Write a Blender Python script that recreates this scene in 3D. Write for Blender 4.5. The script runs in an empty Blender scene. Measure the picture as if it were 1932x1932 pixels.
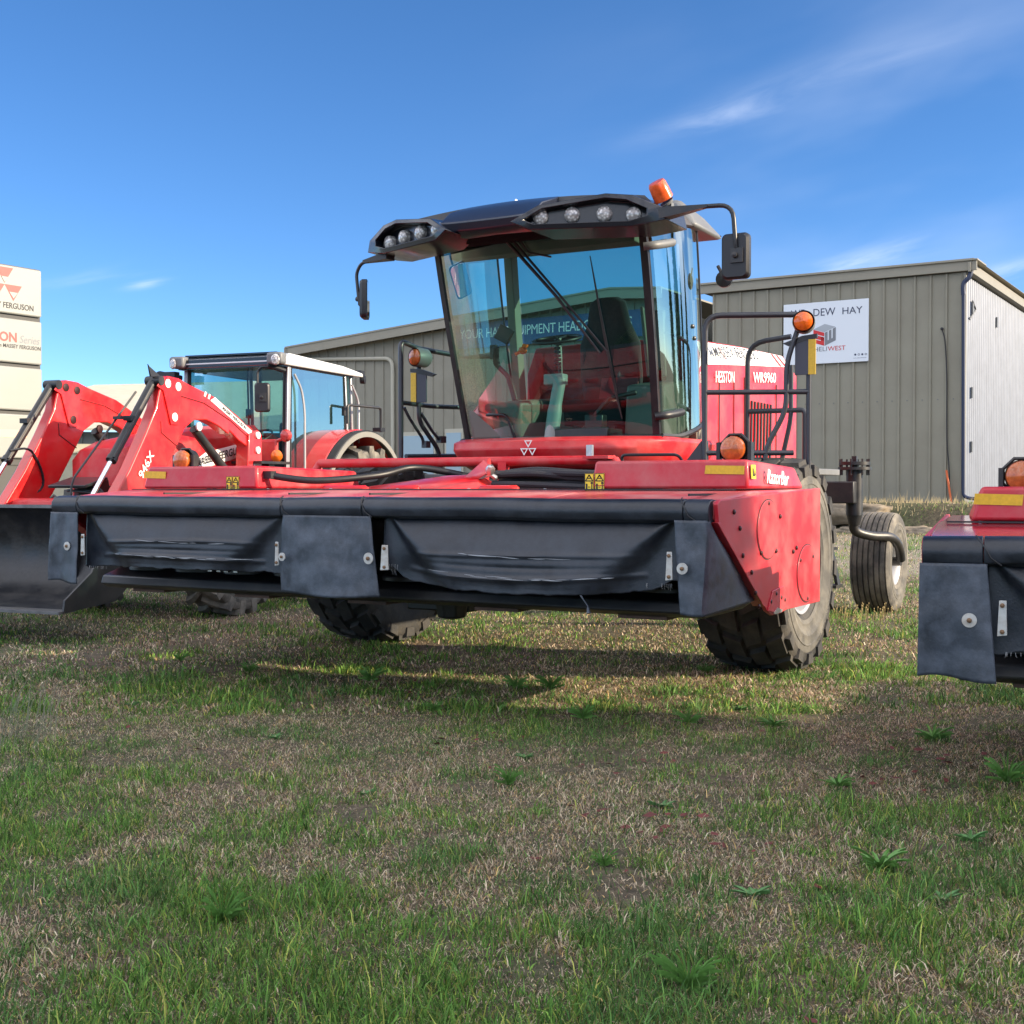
import bpy, bmesh, math, random
import numpy as np
from mathutils import Vector, Matrix, noise
random.seed(7)
rng = np.random.default_rng(11)
PI = math.pi
sc = bpy.context.scene
COL = sc.collection
# ---------------------------------------------------------------- camera model (used to read real positions off known planes)
F = 2358.0; H = 1.37; PA = math.atan(46/F)
def ray(px, py):
    x = (px-966)/F; y = (966-py)/F
    return (x, math.cos(PA)+y*math.sin(PA), -math.sin(PA)+y*math.cos(PA))
class Frame:
    def __init__(s, ox, oy, th):
        t = math.radians(th); s.o = (ox, oy); s.th = t
        s.X = (math.cos(t), -math.sin(t)); s.Y = (math.sin(t), math.cos(t))
    def loc(s, x, y):
        dx, dy = x-s.o[0], y-s.o[1]
        return dx*s.X[0]+dy*s.X[1], dx*s.Y[0]+dy*s.Y[1]
    def wor(s, x, y):
        return s.o[0]+x*s.X[0]+y*s.Y[0], s.o[1]+x*s.X[1]+y*s.Y[1]
    def _h(s, px, py, k, val):
        r = ray(px, py); c = s.loc(0, 0); d = s.loc(r[0], r[1]); d = (d[0]-c[0], d[1]-c[1])
        t = (val-c[k])/d[k]
        return (c[0]+d[0]*t, c[1]+d[1]*t, H+r[2]*t)
    def Y_(s, px, py, y): return s._h(px, py, 1, y)
    def X_(s, px, py, x): return s._h(px, py, 0, x)
W1 = Frame(-1.106, 7.64, 29)
W2 = Frame(4.0, 4.45, 22)
TR = Frame(-3.94, 13.815, 22)
BN = Frame(9.0225, 25, 32)
# ---------------------------------------------------------------- materials
MATS = {}
def nd(nt, t, **kw):
    n = nt.nodes.new(t)
    for k, v in kw.items():
        if k.startswith('i_'):
            n.inputs[k[2:].replace('_', ' ')].default_value = v
        else: setattr(n, k, v)
    return n
def mat(name, col, rough=0.5, metal=0.0, coat=0.0, var=0.0, vscale=3.0, dirt=None, dscale=1.5, damt=0.0, bump=0.0, bscale=40.0, emit=None, spec=0.5):
    if name in MATS: return MATS[name]
    m = bpy.data.materials.new(name); m.use_nodes = True
    nt = m.node_tree; b = nt.nodes['Principled BSDF']; L = nt.links.new
    b.inputs['Roughness'].default_value = rough; b.inputs['Metallic'].default_value = metal
    b.inputs['Coat Weight'].default_value = coat; b.inputs['Coat Roughness'].default_value = 0.08
    b.inputs['Specular IOR Level'].default_value = spec
    b.inputs['Base Color'].default_value = (*col, 1)
    tc = nd(nt, 'ShaderNodeTexCoord')
    src = None
    if var > 0:
        n1 = nd(nt, 'ShaderNodeTexNoise', i_Scale=vscale, i_Detail=6.0, i_Roughness=0.6); L(tc.outputs['Object'], n1.inputs['Vector'])
        mr = nd(nt, 'ShaderNodeMapRange'); mr.inputs[1].default_value = .3; mr.inputs[2].default_value = .7
        mr.inputs[3].default_value = 1-var; mr.inputs[4].default_value = 1+var
        L(n1.outputs[0], mr.inputs[0])
        mx = nd(nt, 'ShaderNodeVectorMath', operation='SCALE'); mx.inputs[0].default_value = col
        L(mr.outputs[0], mx.inputs['Scale']); src = mx.outputs[0]
    if dirt is not None:
        n2 = nd(nt, 'ShaderNodeTexNoise', i_Scale=dscale, i_Detail=9.0, i_Roughness=0.68); L(tc.outputs['Object'], n2.inputs['Vector'])
        cr = nd(nt, 'ShaderNodeMapRange'); cr.inputs[1].default_value = .42; cr.inputs[2].default_value = .72
        cr.inputs[3].default_value = 0; cr.inputs[4].default_value = damt
        L(n2.outputs[0], cr.inputs[0])
        mm = nd(nt, 'ShaderNodeMix', data_type='RGBA'); L(cr.outputs[0], mm.inputs[0])
        mm.inputs[7].default_value = (*dirt, 1)
        if src: L(src, mm.inputs[6])
        else: mm.inputs[6].default_value = (*col, 1)
        src = mm.outputs[2]
        rr = nd(nt, 'ShaderNodeMapRange'); rr.inputs[3].default_value = rough; rr.inputs[4].default_value = min(1, rough+.35)
        L(cr.outputs[0], rr.inputs[0]); L(rr.outputs[0], b.inputs['Roughness'])
    if src: L(src, b.inputs['Base Color'])
    if bump > 0:
        n3 = nd(nt, 'ShaderNodeTexNoise', i_Scale=bscale, i_Detail=4.0); L(tc.outputs['Object'], n3.inputs['Vector'])
        bp = nd(nt, 'ShaderNodeBump', i_Strength=bump, i_Distance=0.01); L(n3.outputs[0], bp.inputs['Height']); L(bp.outputs[0], b.inputs['Normal'])
    if emit:
        b.inputs['Emission Color'].default_value = (*emit[:3], 1); b.inputs['Emission Strength'].default_value = emit[3]
    MATS[name] = m
    return m
def glass(name, tint, gl=1.0, rough=0.0, base=.05):
    m = bpy.data.materials.new(name); m.use_nodes = True; nt = m.node_tree; L = nt.links.new
    nt.nodes.remove(nt.nodes['Principled BSDF']); out = nt.nodes['Material Output']
    tr = nd(nt, 'ShaderNodeBsdfTransparent'); tr.inputs[0].default_value = (*tint, 1)
    g = nd(nt, 'ShaderNodeBsdfGlossy'); g.inputs['Roughness'].default_value = rough; g.inputs[0].default_value = (.9, 1, .97, 1)
    fr = nd(nt, 'ShaderNodeFresnel', i_IOR=1.55); mu = nd(nt, 'ShaderNodeMath', operation='MULTIPLY_ADD'); mu.inputs[1].default_value = gl; mu.inputs[2].default_value = base
    L(fr.outputs[0], mu.inputs[0]); mu.use_clamp = True
    mx = nd(nt, 'ShaderNodeMixShader'); L(mu.outputs[0], mx.inputs[0]); L(tr.outputs[0], mx.inputs[1]); L(g.outputs[0], mx.inputs[2]); L(mx.outputs[0], out.inputs[0])
    MATS[name] = m; return m
RED = mat('red_paint', (.54, .008, .016), .40, coat=.15, var=.08, vscale=1.5, dirt=(.46, .22, .19), dscale=3.2, damt=.38, spec=.35)
REDW = mat('worn_red_paint', (.44, .008, .022), .40, coat=.15, var=.1, vscale=4, dirt=(.42, .17, .16), dscale=3.0, damt=.55)
REDD = mat('dusty_red_deck', (.48, .03, .04), .42, coat=.15, var=.1, vscale=3, dirt=(.50, .30, .27), dscale=1.6, damt=.85)
REDT = mat('bright_red_paint', (.62, .009, .012), .30, coat=.5, var=.08, vscale=1.6, dirt=(.5, .12, .09), dscale=5, damt=.3)
BLK = mat('black_steel', (.012, .013, .016), .38, var=.2, dirt=(.12, .1, .08), dscale=4, damt=.25)
RAIL = mat('dark_grey_tube', (.045, .047, .055), .35, metal=.3, var=.1)
BPL = mat('black_plastic', (.007, .009, .016), .22, coat=.25, var=.1, bump=.05, bscale=200)
BPLM = mat('matt_black_plastic', (.010, .011, .015), .45, var=.15)
GPL = mat('grey_plastic', (.14, .145, .15), .5, var=.1)
RUB = mat('worn_rubber', (.009, .012, .019), .33, var=.25, vscale=5, dirt=(.055, .065, .085), dscale=3.5, damt=.55, bump=.10, bscale=90)
FLAPM = mat('scuffed_rubber_flap', (.028, .036, .050), .42, var=.3, vscale=7, dirt=(.12, .145, .19), dscale=11, damt=.5, bump=.10, bscale=120)
TYRE = mat('tyre_rubber', (.022, .022, .023), .72, var=.25, vscale=6, dirt=(.16, .14, .11), dscale=5, damt=.4, bump=.3, bscale=60)
TYRED = mat('dusty_tyre_rubber', (.07, .066, .06), .8, var=.2, vscale=6, dirt=(.30, .27, .22), dscale=3, damt=.85, bump=.3, bscale=60)
SIDEW = mat('dusty_sidewall', (.075, .072, .066), .75, var=.15, vscale=7, dirt=(.25, .23, .19), dscale=3.5, damt=.7, bump=.2, bscale=50)
STEEL = mat('bare_steel', (.5, .5, .5), .35, metal=.9, var=.15, vscale=20)
GALV = mat('galvanised_plate', (.52, .52, .5), .45, metal=.4, var=.15, vscale=15, dirt=(.3, .2, .12), dscale=14, damt=.5)
RIMW = mat('silver_rim', (.36, .36, .37), .4, metal=.3, var=.06)
CHROME = mat('chrome_rod', (.8, .8, .82), .12, metal=1.0)
AMBER = mat('amber_lens', (.75, .13, .01), .18, coat=.5, var=.3, vscale=25)
AMBERD = mat('dull_amber_lens', (.42, .10, .02), .22, coat=.5, var=.35, vscale=30)
ORG = mat('orange_plastic', (.85, .14, .02), .4)
YEL = mat('yellow_reflector', (.62, .40, .02), .4, var=.12, vscale=60)
YELD = mat('yellow_decal', (.75, .58, .04), .5)
WHT = mat('white_paint', (.78, .78, .76), .4, var=.04)
BLKI = mat('black_ink', (.015, .015, .018), .6)
WHI = mat('white_ink', (.82, .82, .8), .5)
REDI = mat('red_ink', (.55, .02, .02), .5)
GRYI = mat('grey_ink', (.18, .19, .21), .5)
SILV = mat('silver_paint', (.36, .37, .39), .35, metal=.4, coat=.2)
BEI = mat('beige_trim', (.20, .18, .14), .75, var=.1)
BEI2 = mat('grey_beige_console', (.13, .125, .11), .6, var=.1)
SEATM = mat('dark_seat_fabric', (.022, .024, .03), .9, var=.2, vscale=30)
LAMPG = mat('clear_lamp_lens', (.50, .48, .46), .25, metal=.1, coat=.8, var=.55, vscale=38)
LAMPG.node_tree.nodes['Principled BSDF'].inputs['Roughness'].default_value = .2
_nt = LAMPG.node_tree; _v = nd(_nt, 'ShaderNodeTexVoronoi', i_Scale=48.0); _tc = nd(_nt, 'ShaderNodeTexCoord'); _nt.links.new(_tc.outputs['Object'], _v.inputs['Vector'])
_r = nd(_nt, 'ShaderNodeValToRGB'); _e = _r.color_ramp.elements; _e[0].position = .15; _e[0].color = (.85, .83, .80, 1); _e[1].position = .62; _e[1].color = (.30, .28, .27, 1); _nt.links.new(_v.outputs['Distance'], _r.inputs[0]); _nt.links.new(_r.outputs[0], _nt.nodes['Principled BSDF'].inputs['Base Color'])
WORN = mat('worn_crease', (.30, .32, .35), .7)
MIRR = mat('mirror_glass', (.8, .85, .85), .03, metal=1.0)
GLW = glass('windscreen_glass', (.48, .80, .76), .65, base=.015)
GLS = glass('door_glass', (.50, .72, .68), 1.2, base=.20)
GLT = glass('tractor_glass', (.40, .64, .64), .38, base=.01)
GLL = glass('side_glass', (.62, .88, .85), .25, base=.0)
# ---------------------------------------------------------------- mesh collector
class M:
    def __init__(s): s.v = []; s.f = []; s.flat = set()
    def add(s, vs, fs):
        n = len(s.v); s.v += [tuple(p) for p in vs]; s.f += [tuple(i+n for i in f) for f in fs]; return s
    def box(s, c, d, rz=0, rx=0, ry=0):
        R = Matrix.Rotation(rz, 3, 'Z') @ Matrix.Rotation(ry, 3, 'Y') @ Matrix.Rotation(rx, 3, 'X')
        vs = [Vector(c)+R @ Vector((sx*d[0]/2, sy*d[1]/2, sz*d[2]/2)) for sz in (-1, 1) for sy in (-1, 1) for sx in (-1, 1)]
        return s.add(vs, [(0, 2, 3, 1), (4, 5, 7, 6), (0, 1, 5, 4), (2, 6, 7, 3), (0, 4, 6, 2), (1, 3, 7, 5)])
    def hexa(s, p):   # 8 points: bottom ring 4, top ring 4
        return s.add(p, [(0, 3, 2, 1), (4, 5, 6, 7), (0, 1, 5, 4), (1, 2, 6, 5), (2, 3, 7, 6), (3, 0, 4, 7)])
    def prism(s, pts, ax, a, b):
        def P(p, t):
            return (t, p[0], p[1]) if ax == 'x' else (p[0], t, p[1]) if ax == 'y' else (p[0], p[1], t)
        n = len(pts); vs = [P(p, a) for p in pts]+[P(p, b) for p in pts]
        fs = [tuple(range(n)), tuple(range(2*n-1, n-1, -1))]+[(i, i+n, (i+1) % n+n, (i+1) % n) for i in range(n)]
        return s.add(vs, fs)
    def ring3(s, pts, off):  # polygon of 3D points thickened by vector off
        n = len(pts); o = Vector(off); vs = [Vector(p) for p in pts]+[Vector(p)+o for p in pts]
        return s.add(vs, [tuple(range(n)), tuple(range(2*n-1, n-1, -1))]+[(i, i+n, (i+1) % n+n, (i+1) % n) for i in range(n)])
    def tube(s, pts, r, seg=10, cap=True, closed=False):
        P = [Vector(p) for p in pts]; n = len(P); rs = r if isinstance(r, (list, tuple)) else [r]*n
        T = []
        for i in range(n):
            a = P[i-1] if (i > 0 or closed) else P[i]; b = P[(i+1) % n] if (i < n-1 or closed) else P[i]
            T.append((b-a).normalized())
        up = Vector((0, 0, 1)) if abs(T[0].z) < .9 else Vector((1, 0, 0))
        N = T[0].cross(up).normalized(); vs = []
        for i in range(n):
            if i: 
                N = (N - T[i]*N.dot(T[i]));
                N = N.normalized() if N.length > 1e-6 else T[i].orthogonal().normalized()
            B = T[i].cross(N)
            for k in range(seg):
                a = 2*PI*k/seg; vs.append(P[i]+(N*math.cos(a)+B*math.sin(a))*rs[i])
        fs = []
        for i in range(n if closed else n-1):
            j = (i+1) % n
            for k in range(seg): fs.append((i*seg+k, i*seg+(k+1) % seg, j*seg+(k+1) % seg, j*seg+k))
        if cap and not closed: fs += [tuple(range(seg-1, -1, -1)), tuple(range((n-1)*seg, n*seg))]
        return s.add(vs, fs)
    def lathe(s, prof, c, ax=(0, 0, 1), seg=24, a0=0, a1=2*PI):
        A = Vector(ax).normalized(); U = A.orthogonal().normalized(); V = A.cross(U); C = Vector(c)
        full = abs(a1-a0-2*PI) < 1e-5; m = seg if full else seg+1; vs = []
        for (r, h) in prof:
            for k in range(m):
                a = a0+(a1-a0)*k/seg; vs.append(C+A*h+(U*math.cos(a)+V*math.sin(a))*max(r, 1e-4))
        fs = []
        for i in range(len(prof)-1):
            for k in range(seg):
                k2 = (k+1) % m if full else k+1
                fs.append((i*m+k, i*m+k2, (i+1)*m+k2, (i+1)*m+k))
        return s.add(vs, fs)
    def cyl(s, a, b, r, seg=16): return s.tube([a, b], r, seg)
    def grid(s, fn, nu, nv):
        vs = [fn(i/nu, j/nv) for j in range(nv+1) for i in range(nu+1)]
        return s.add(vs, [(j*(nu+1)+i, j*(nu+1)+i+1, (j+1)*(nu+1)+i+1, (j+1)*(nu+1)+i) for j in range(nv) for i in range(nu)])
    def loft(s, rings, cap=True):
        n = len(rings[0]); vs = [p for r in rings for p in r]; fs = []
        for i in range(len(rings)-1):
            for k in range(n): fs.append((i*n+k, i*n+(k+1) % n, (i+1)*n+(k+1) % n, (i+1)*n+k))
        if cap: fs += [tuple(range(n-1, -1, -1)), tuple(range((len(rings)-1)*n, len(rings)*n))]
        return s.add(vs, fs)
    def mesh(s, name):
        me = bpy.data.meshes.new(name); me.from_pydata(s.v, [], s.f)
        bm = bmesh.new(); bm.from_mesh(me)
        bmesh.ops.recalc_face_normals(bm, faces=bm.faces)
        for f in bm.faces: f.smooth = True
        for e in bm.edges:
            if len(e.link_faces) == 2 and e.calc_face_angle(0) > math.radians(38): e.smooth = False
        bm.to_mesh(me); bm.free(); return me
    def pieces(s):
        par = list(range(len(s.v)))
        def fd(a):
            while par[a] != a: par[a] = par[par[a]]; a = par[a]
            return a
        for f in s.f:
            r = fd(f[0])
            for i in f[1:]: par[fd(i)] = r
        g = {}
        for f in s.f: g.setdefault(fd(f[0]), []).append(f)
        out = []
        for fs in g.values():
            k = M(); mp = {}
            for f in fs:
                for i in f:
                    if i not in mp: mp[i] = len(k.v); k.v.append(s.v[i])
                k.f.append(tuple(mp[i] for i in f))
            out.append(k)
        return out
    SPLIT = ('bolt', 'vent_slot', 'roll_seam', 'seam', 'bucket_side', 'knife_bolt', 'pressed_rib', 'pin_cap', 'skid_shoe', 'screw', 'rivet', 'logo_red', 'wall_bracket', 'stripe', 'white_decal', 'grab_rail', 'cab_pillar', 'worn_crease', 'cream_frame')
    def build(s, name, m, parent=None, bev=0, solid=0, nosplit=False):
        if name in M.SPLIT and not nosplit:
            ps = s.pieces()
            if 1 < len(ps) < 60: return [p.build(name, m, parent, bev, solid, True) for p in ps][0]
        me = s.mesh(name); me.materials.append(m)
        o = bpy.data.objects.new(name, me); COL.objects.link(o)
        if parent: o.parent = parent
        if solid:
            md = o.modifiers.new('solid', 'SOLIDIFY'); md.thickness = solid; md.offset = 0
        if bev:
            md = o.modifiers.new('bev', 'BEVEL'); md.width = bev; md.segments = 2; md.limit_method = 'ANGLE'; md.angle_limit = math.radians(40)
        return o
def thing(name, label, cat, fr=None, loc=None, rz=None, group=None):
    o = bpy.data.objects.new(name, None); COL.objects.link(o)
    if fr: o.location = (fr.o[0], fr.o[1], 0); o.rotation_euler = (0, 0, -fr.th)
    if loc: o.location = loc
    if rz is not None: o.rotation_euler = (0, 0, rz)
    o['label'] = label; o['category'] = cat
    if group: o['group'] = group
    o.empty_display_size = .3
    return o
def tag(o, label, cat, group=None):
    o['label'] = label; o['category'] = cat
    if group: o['group'] = group
    return o
def smoothpath(pts, n=6):
    P = [Vector(p) for p in pts]; out = []
    for i in range(len(P)-1):
        p0 = P[max(i-1, 0)]; p1 = P[i]; p2 = P[i+1]; p3 = P[min(i+2, len(P)-1)]
        for k in range(n):
            t = k/n
            out.append(.5*((2*p1)+(-p0+p2)*t+(2*p0-5*p1+4*p2-p3)*t*t+(-p0+3*p1-3*p2+p3)*t**3))
    out.append(P[-1]); return out
def roundpath(pts, r=.08, n=5):   # straight runs with rounded corners
    P = [Vector(p) for p in pts]; out = [P[0]]
    for i in range(1, len(P)-1):
        a = (P[i-1]-P[i]); b = (P[i+1]-P[i]); d = min(r, a.length*.45, b.length*.45)
        A = P[i]+a.normalized()*d; B = P[i]+b.normalized()*d
        for k in range(n+1):
            t = k/n; out.append((1-t)**2*A+2*t*(1-t)*P[i]+t*t*B)
    out.append(P[-1]); return out
def text(name, string, org, xd, zd, w, h, m, parent, shear=0, bold=0, depth=.002, sp=1.0):
    cu = bpy.data.curves.new(name, 'FONT'); cu.body = string; cu.extrude = 0; cu.resolution_u = 3
    cu.shear = shear; cu.offset = bold; cu.space_character = sp
    t = bpy.data.objects.new('t', cu); COL.objects.link(t)
    bpy.context.view_layer.update()
    dg = bpy.context.evaluated_depsgraph_get()
    me = bpy.data.meshes.new_from_object(t.evaluated_get(dg)); bpy.data.objects.remove(t); bpy.data.curves.remove(cu)
    xs = [v.co.x for v in me.vertices]; ys = [v.co.y for v in me.vertices]
    x0, x1, y0, y1 = min(xs), max(xs), min(ys), max(ys)
    X = Vector(xd).normalized(); Z = Vector(zd).normalized(); N = X.cross(Z); O = Vector(org)
    for v in me.vertices:
        v.co = O+X*((v.co.x-x0)/(x1-x0)*w)+Z*((v.co.y-y0)/(y1-y0)*h)+N*depth
    me.materials.clear(); me.materials.append(m); me.name = name
    o = bpy.data.objects.new(name, me); COL.objects.link(o); o.parent = parent; return o
def emblem(name, c, xd, zd, s, m, parent, outline=.0, depth=.003):
    """three inverted triangles, s = overall width"""
    X = Vector(xd).normalized(); Z = Vector(zd).normalized(); N = X.cross(Z); C = Vector(c); k = M()
    w = s*.5; h = s*.40
    def tri(cx, zt, sc_=1.0):
        return [(cx-w/2*sc_, zt), (cx+w/2*sc_, zt), (cx, zt-h*sc_)]
    for cx, zt in ((0, h), (-w/2, -.03*s), (w/2, -.03*s)):
        T = tri(cx, zt)
        if outline:
            g = (sum(p[0] for p in T)/3, sum(p[1] for p in T)/3)
            I = [(g[0]+(p[0]-g[0])*outline, g[1]+(p[1]-g[1])*outline) for p in T]
            vs = [C+X*p[0]+Z*p[1]+N*depth for p in T+I]
            k.add(vs, [(0, 1, 4, 3), (1, 2, 5, 4), (2, 0, 3, 5)])
        else:
            k.add([C+X*p[0]+Z*p[1]+N*depth for p in T], [(0, 1, 2)])
    return k.build(name, m, parent)
# ---------------------------------------------------------------- tyres
def tyre(R, Wd, rr, style, cx, cy, cz, n=22, depth=.04, side=1):
    """wheel axis along x; returns (tread+carcass M, sidewall M)"""
    k = M(); h = Wd/2; base = R-depth
    def pt(th, u, r):
        # drop toward shoulder
        rr_ = r - .10*depth/.04*abs(u/h)**3*.25
        return (cx+u, cy+math.sin(th)*rr_, cz+math.cos(th)*rr_)
    if style == 'rib':
        prof = [(rr, -h*.80), (rr+.10*(R-rr), -h*.92), (R*.80, -h), (R*.93, -h*.97), (R*.975, -h*.88)]
        nr = 6
        for i in range(nr):
            a = -h*.84+i*(1.68*h)/nr; b = a+1.68*h/nr; g = .006
            prof += [(base+.012, a+g), (R-.02*abs((a)/h)**2*.6, a+g+.003), (R-.02*abs(b/h)**2*.6, b-g-.003), (base+.012, b-g)]
        prof += [(R*.975, h*.88), (R*.93, h*.97), (R*.80, h), (rr+.10*(R-rr), h*.92), (rr, h*.80)]
        k.lathe(prof, (cx, cy, cz), (1, 0, 0), 48)
    else:
        prof = [(rr, -h*.72), (rr+.12*(R-rr), -h*.88), (rr+.5*(R-rr), -h), (base*.94, -h*.98), (base*.985, -h*.9), (base, -h*.7), (base+.004, 0),
                (base, h*.7), (base*.985, h*.9), (base*.94, h*.98), (rr+.5*(R-rr), h), (rr+.12*(R-rr), h*.88), (rr, h*.72)]
        k.lathe(prof, (cx, cy, cz), (1, 0, 0), 56)
    def slab(p4lo, p4hi):
        k.hexa([*p4lo, *p4hi])
    if style == 'block':
        st = 2*PI/n
        for i in range(n):
            for j, (u0, u1) in enumerate(((-.93, -.50), (-.46, -.03), (.03, .46), (.50, .93))):
                a = st*(i+(.5 if j % 2 else 0)); w = st*.39; sl = st*.12*(1 if j < 2 else -1)
                c = [(a-w+sl, u0*h), (a+w+sl, u0*h), (a+w-sl, u1*h), (a-w-sl, u1*h)]
                cc = (a, (u0+u1)/2*h)
                lo = [pt(t, u, base-.02) for t, u in c]
                hi = [pt(cc[0]+(t-cc[0])*.84, cc[1]+(u-cc[1])*.88, R) for t, u in c]
                slab(lo, hi)
            for sg in (-1, 1):   # shoulder lugs wrapping on to the sidewall
                a = st*(i+(.5 if sg > 0 else 0)); w = st*.30
                lo = [(cx+sg*h*.80, cy+math.sin(t)*r, cz+math.cos(t)*r) for t, r in ((a-w, base*.985), (a+w, base*.985), (a+w, base*.87), (a-w, base*.87))]
                hi = [(cx+sg*h*1.035, cy+math.sin(t)*r, cz+math.cos(t)*r) for t, r in ((a-w*.8, base*.985), (a+w*.8, base*.985), (a+w*.7, base*.88), (a-w*.7, base*.88))]
                slab(lo, hi)
    if style == 'lug':
        st = 2*PI/n
        for i in range(n):
            for sg in (-1, 1):
                a0 = st*(i+(.5 if sg > 0 else 0)); seg = 5; S = []
                for q in range(seg+1):
                    t = q/seg; u = sg*h*(-.04+1.02*t); a = a0-side*t*st*.95+side*.25*t*t*st; w = st*(.13+.07*t)
                    r1 = R-.012*t*t*6*depth; r0 = base-.02
                    S.append([(a-w*1.2, u, r0), (a+w*1.2, u, r0), (a+w*.8, u, r1), (a-w*.8, u, r1)])
                # fold down the shoulder
                (a1, u1, _), (a2, _, _) = S[-1][0], S[-1][1]
                S.append([(a1, sg*h*1.0, base*.80), (a2, sg*h*1.0, base*.80), (a2, sg*h*1.03, base*.86), (a1, sg*h*1.03, base*.86)])
                k.loft([[(cx+u, cy+math.sin(t)*r, cz+math.cos(t)*r) for t, u, r in s4] for s4 in S])
    return k
def rim(R, Wd, cx, cy, cz, side, dish=.1, holes=8):
    k = M(); h = Wd/2*.8
    k.lathe([(R, -h), (R+.015, -h-.01), (R+.02, -h), (R+.0, -h+.03), (R-.04, -h*.5), (R-.05, 0), (R-.04, h*.5), (R, h-.03), (R+.02, h), (R+.015, h+.01), (R-.01, h),
             (R-.05, h*.6), (R-.06, h*.55-dish*.4)], (cx, cy, cz), (side, 0, 0), 40)
    k.lathe([(R-.06, h*.55-dish*.4), (R*.72, h*.5-dish), (R*.4, h*.5-dish), (R*.38, h*.5-dish+.03), (R*.3, h*.5-dish+.04), (R*.28, h*.5), (0.001, h*.5+.01)], (cx, cy, cz), (side, 0, 0), 40)
    for i in range(holes):
        a = 2*PI*i/holes; r = R*.5
        p = Vector((cx+side*(h*.5-dish), cy+math.sin(a)*r, cz+math.cos(a)*r))
        k.lathe([(.016, 0), (.016, .03), (0, .032)], p, (side, 0, 0), 6)
    return k
def wheel(parent, cx, cy, R, Wd, rr, style, side, n=22, depth=.04, m=TYRE, rm=RIMW, cz=None):
    cz = R if cz is None else cz
    w = rim(rr, Wd, cx, cy, cz, side).build('wheel', rm, parent)
    tyre(R, Wd, rr, style, cx, cy, cz, n, depth, side).build('tyre', m, w)
    k = M(); h = Wd/2   # raised bead ring + dusty sidewall face on the outer side
    e0, e1 = rr+.13*(R-rr), (R-depth)*.87; P = [(e0, h*.90)]
    for q, o_ in ((.10, .93), (.12, .945), (.17, .945), (.19, .94), (.45, 1.0), (.47, 1.012), (.53, 1.012), (.55, 1.006), (.74, 1.008), (.755, 1.022), (.79, 1.022), (.805, 1.006), (.96, 1.0), (1.0, .99)):
        P.append((e0+(e1-e0)*q, h*o_))
    k.lathe(P+[((R-depth)*.86, h*.96)], (cx, cy, cz), (side, 0, 0), 56)
    k.build('sidewall', SIDEW, w)
    return w
# ================================================================ WINDROWER (local frame: x across, y to the back, z up)
wr = thing('windrower', 'red windrower with a glass cab and wide mowing header, in the middle of the photo', 'windrower', fr=W1)
X_, Y_ = W1.X_, W1.Y_
XE = 2.45                                     # half width of the header
# ---- header hood
k = M()
def prof(x, rear):
    zc = .0
    return [(x, .03, 1.20), (x, .03, 1.298), (x, .30, 1.325), (x, .66, 1.352), (x, rear, 1.362), (x, rear, 1.22), (x, .66, 1.20)]
xs = [-2.395, -2.2, -1.7, -1.16]; k.loft([prof(x, 1.95) for x in xs])
k.loft([prof(x, 1.12) for x in (-1.158, -.6, 0, .6, 1.418)])
k.loft([prof(x, 1.95) for x in (1.42, 1.9, 2.45)])
k.box((-1.8, 1.93, .98), (1.28, .04, .62)); k.box((1.93, 1.93, .98), (1.0, .04, .62))
hood = k.build('header', REDD, wr, bev=.012)
# pressed stiffening ribs and seams on the deck
k = M()
for (xa, xb, y, w) in ((-.78, -.38, .92, .09), (-.24, .02, .95, .08), (.5, .80, .93, .09)):
    c = []
    for i in range(20):
        a = 2*PI*i/20; c.append(((xa+xb)/2+(xb-xa)/2*math.copysign(abs(math.cos(a))**.5, math.cos(a)), y+w/2*math.sin(a)))
    k.loft([[(p[0], p[1], 1.352) for p in c], [(p[0], p[1], 1.372) for p in c], [((xa+xb)/2+(p[0]-(xa+xb)/2)*.88, y+(p[1]-y)*.5, 1.386) for p in c]])
k.build('pressed_rib', REDT, hood)
k = M()
for x in (-1.43, -.367, .253, 2.30): k.box((x, .36, 1.332), (.012, .62, .012))
k.box((0, .655, 1.358), (4.7, .012, .008)); k.build('seam', BLKI, hood)
k = M()
for i in range(9):
    x = -2.2+i*.55; k.lathe([(.011, 0), (.011, .008), (0, .01)], (x, .72, 1.356), (0, 0, 1), 6)
k.build('bolt', STEEL, hood)
# ---- sloped centre cover catching the sun (folded sheet with a raised peak)
k = M()
k.add([(-.62, 1.10, 1.362), (.46, 1.02, 1.362), (.40, 1.50, 1.365), (-.55, 1.55, 1.362), (.02, 1.32, 1.452), (.26, 1.30, 1.458)],
      [(0, 1, 5, 4), (1, 2, 5), (2, 3, 4, 5), (3, 0, 4)])
k.add([(.20, 1.25, 1.44), (.34, 1.20, 1.43), (.42, 1.27, 1.50), (.30, 1.34, 1.56), (.22, 1.38, 1.47), (.36, 1.42, 1.45)],
      [(0, 1, 2, 3), (1, 5, 2), (5, 4, 3, 2), (4, 0, 3)])
k.build('centre_cover', REDT, wr, solid=.006)
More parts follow.
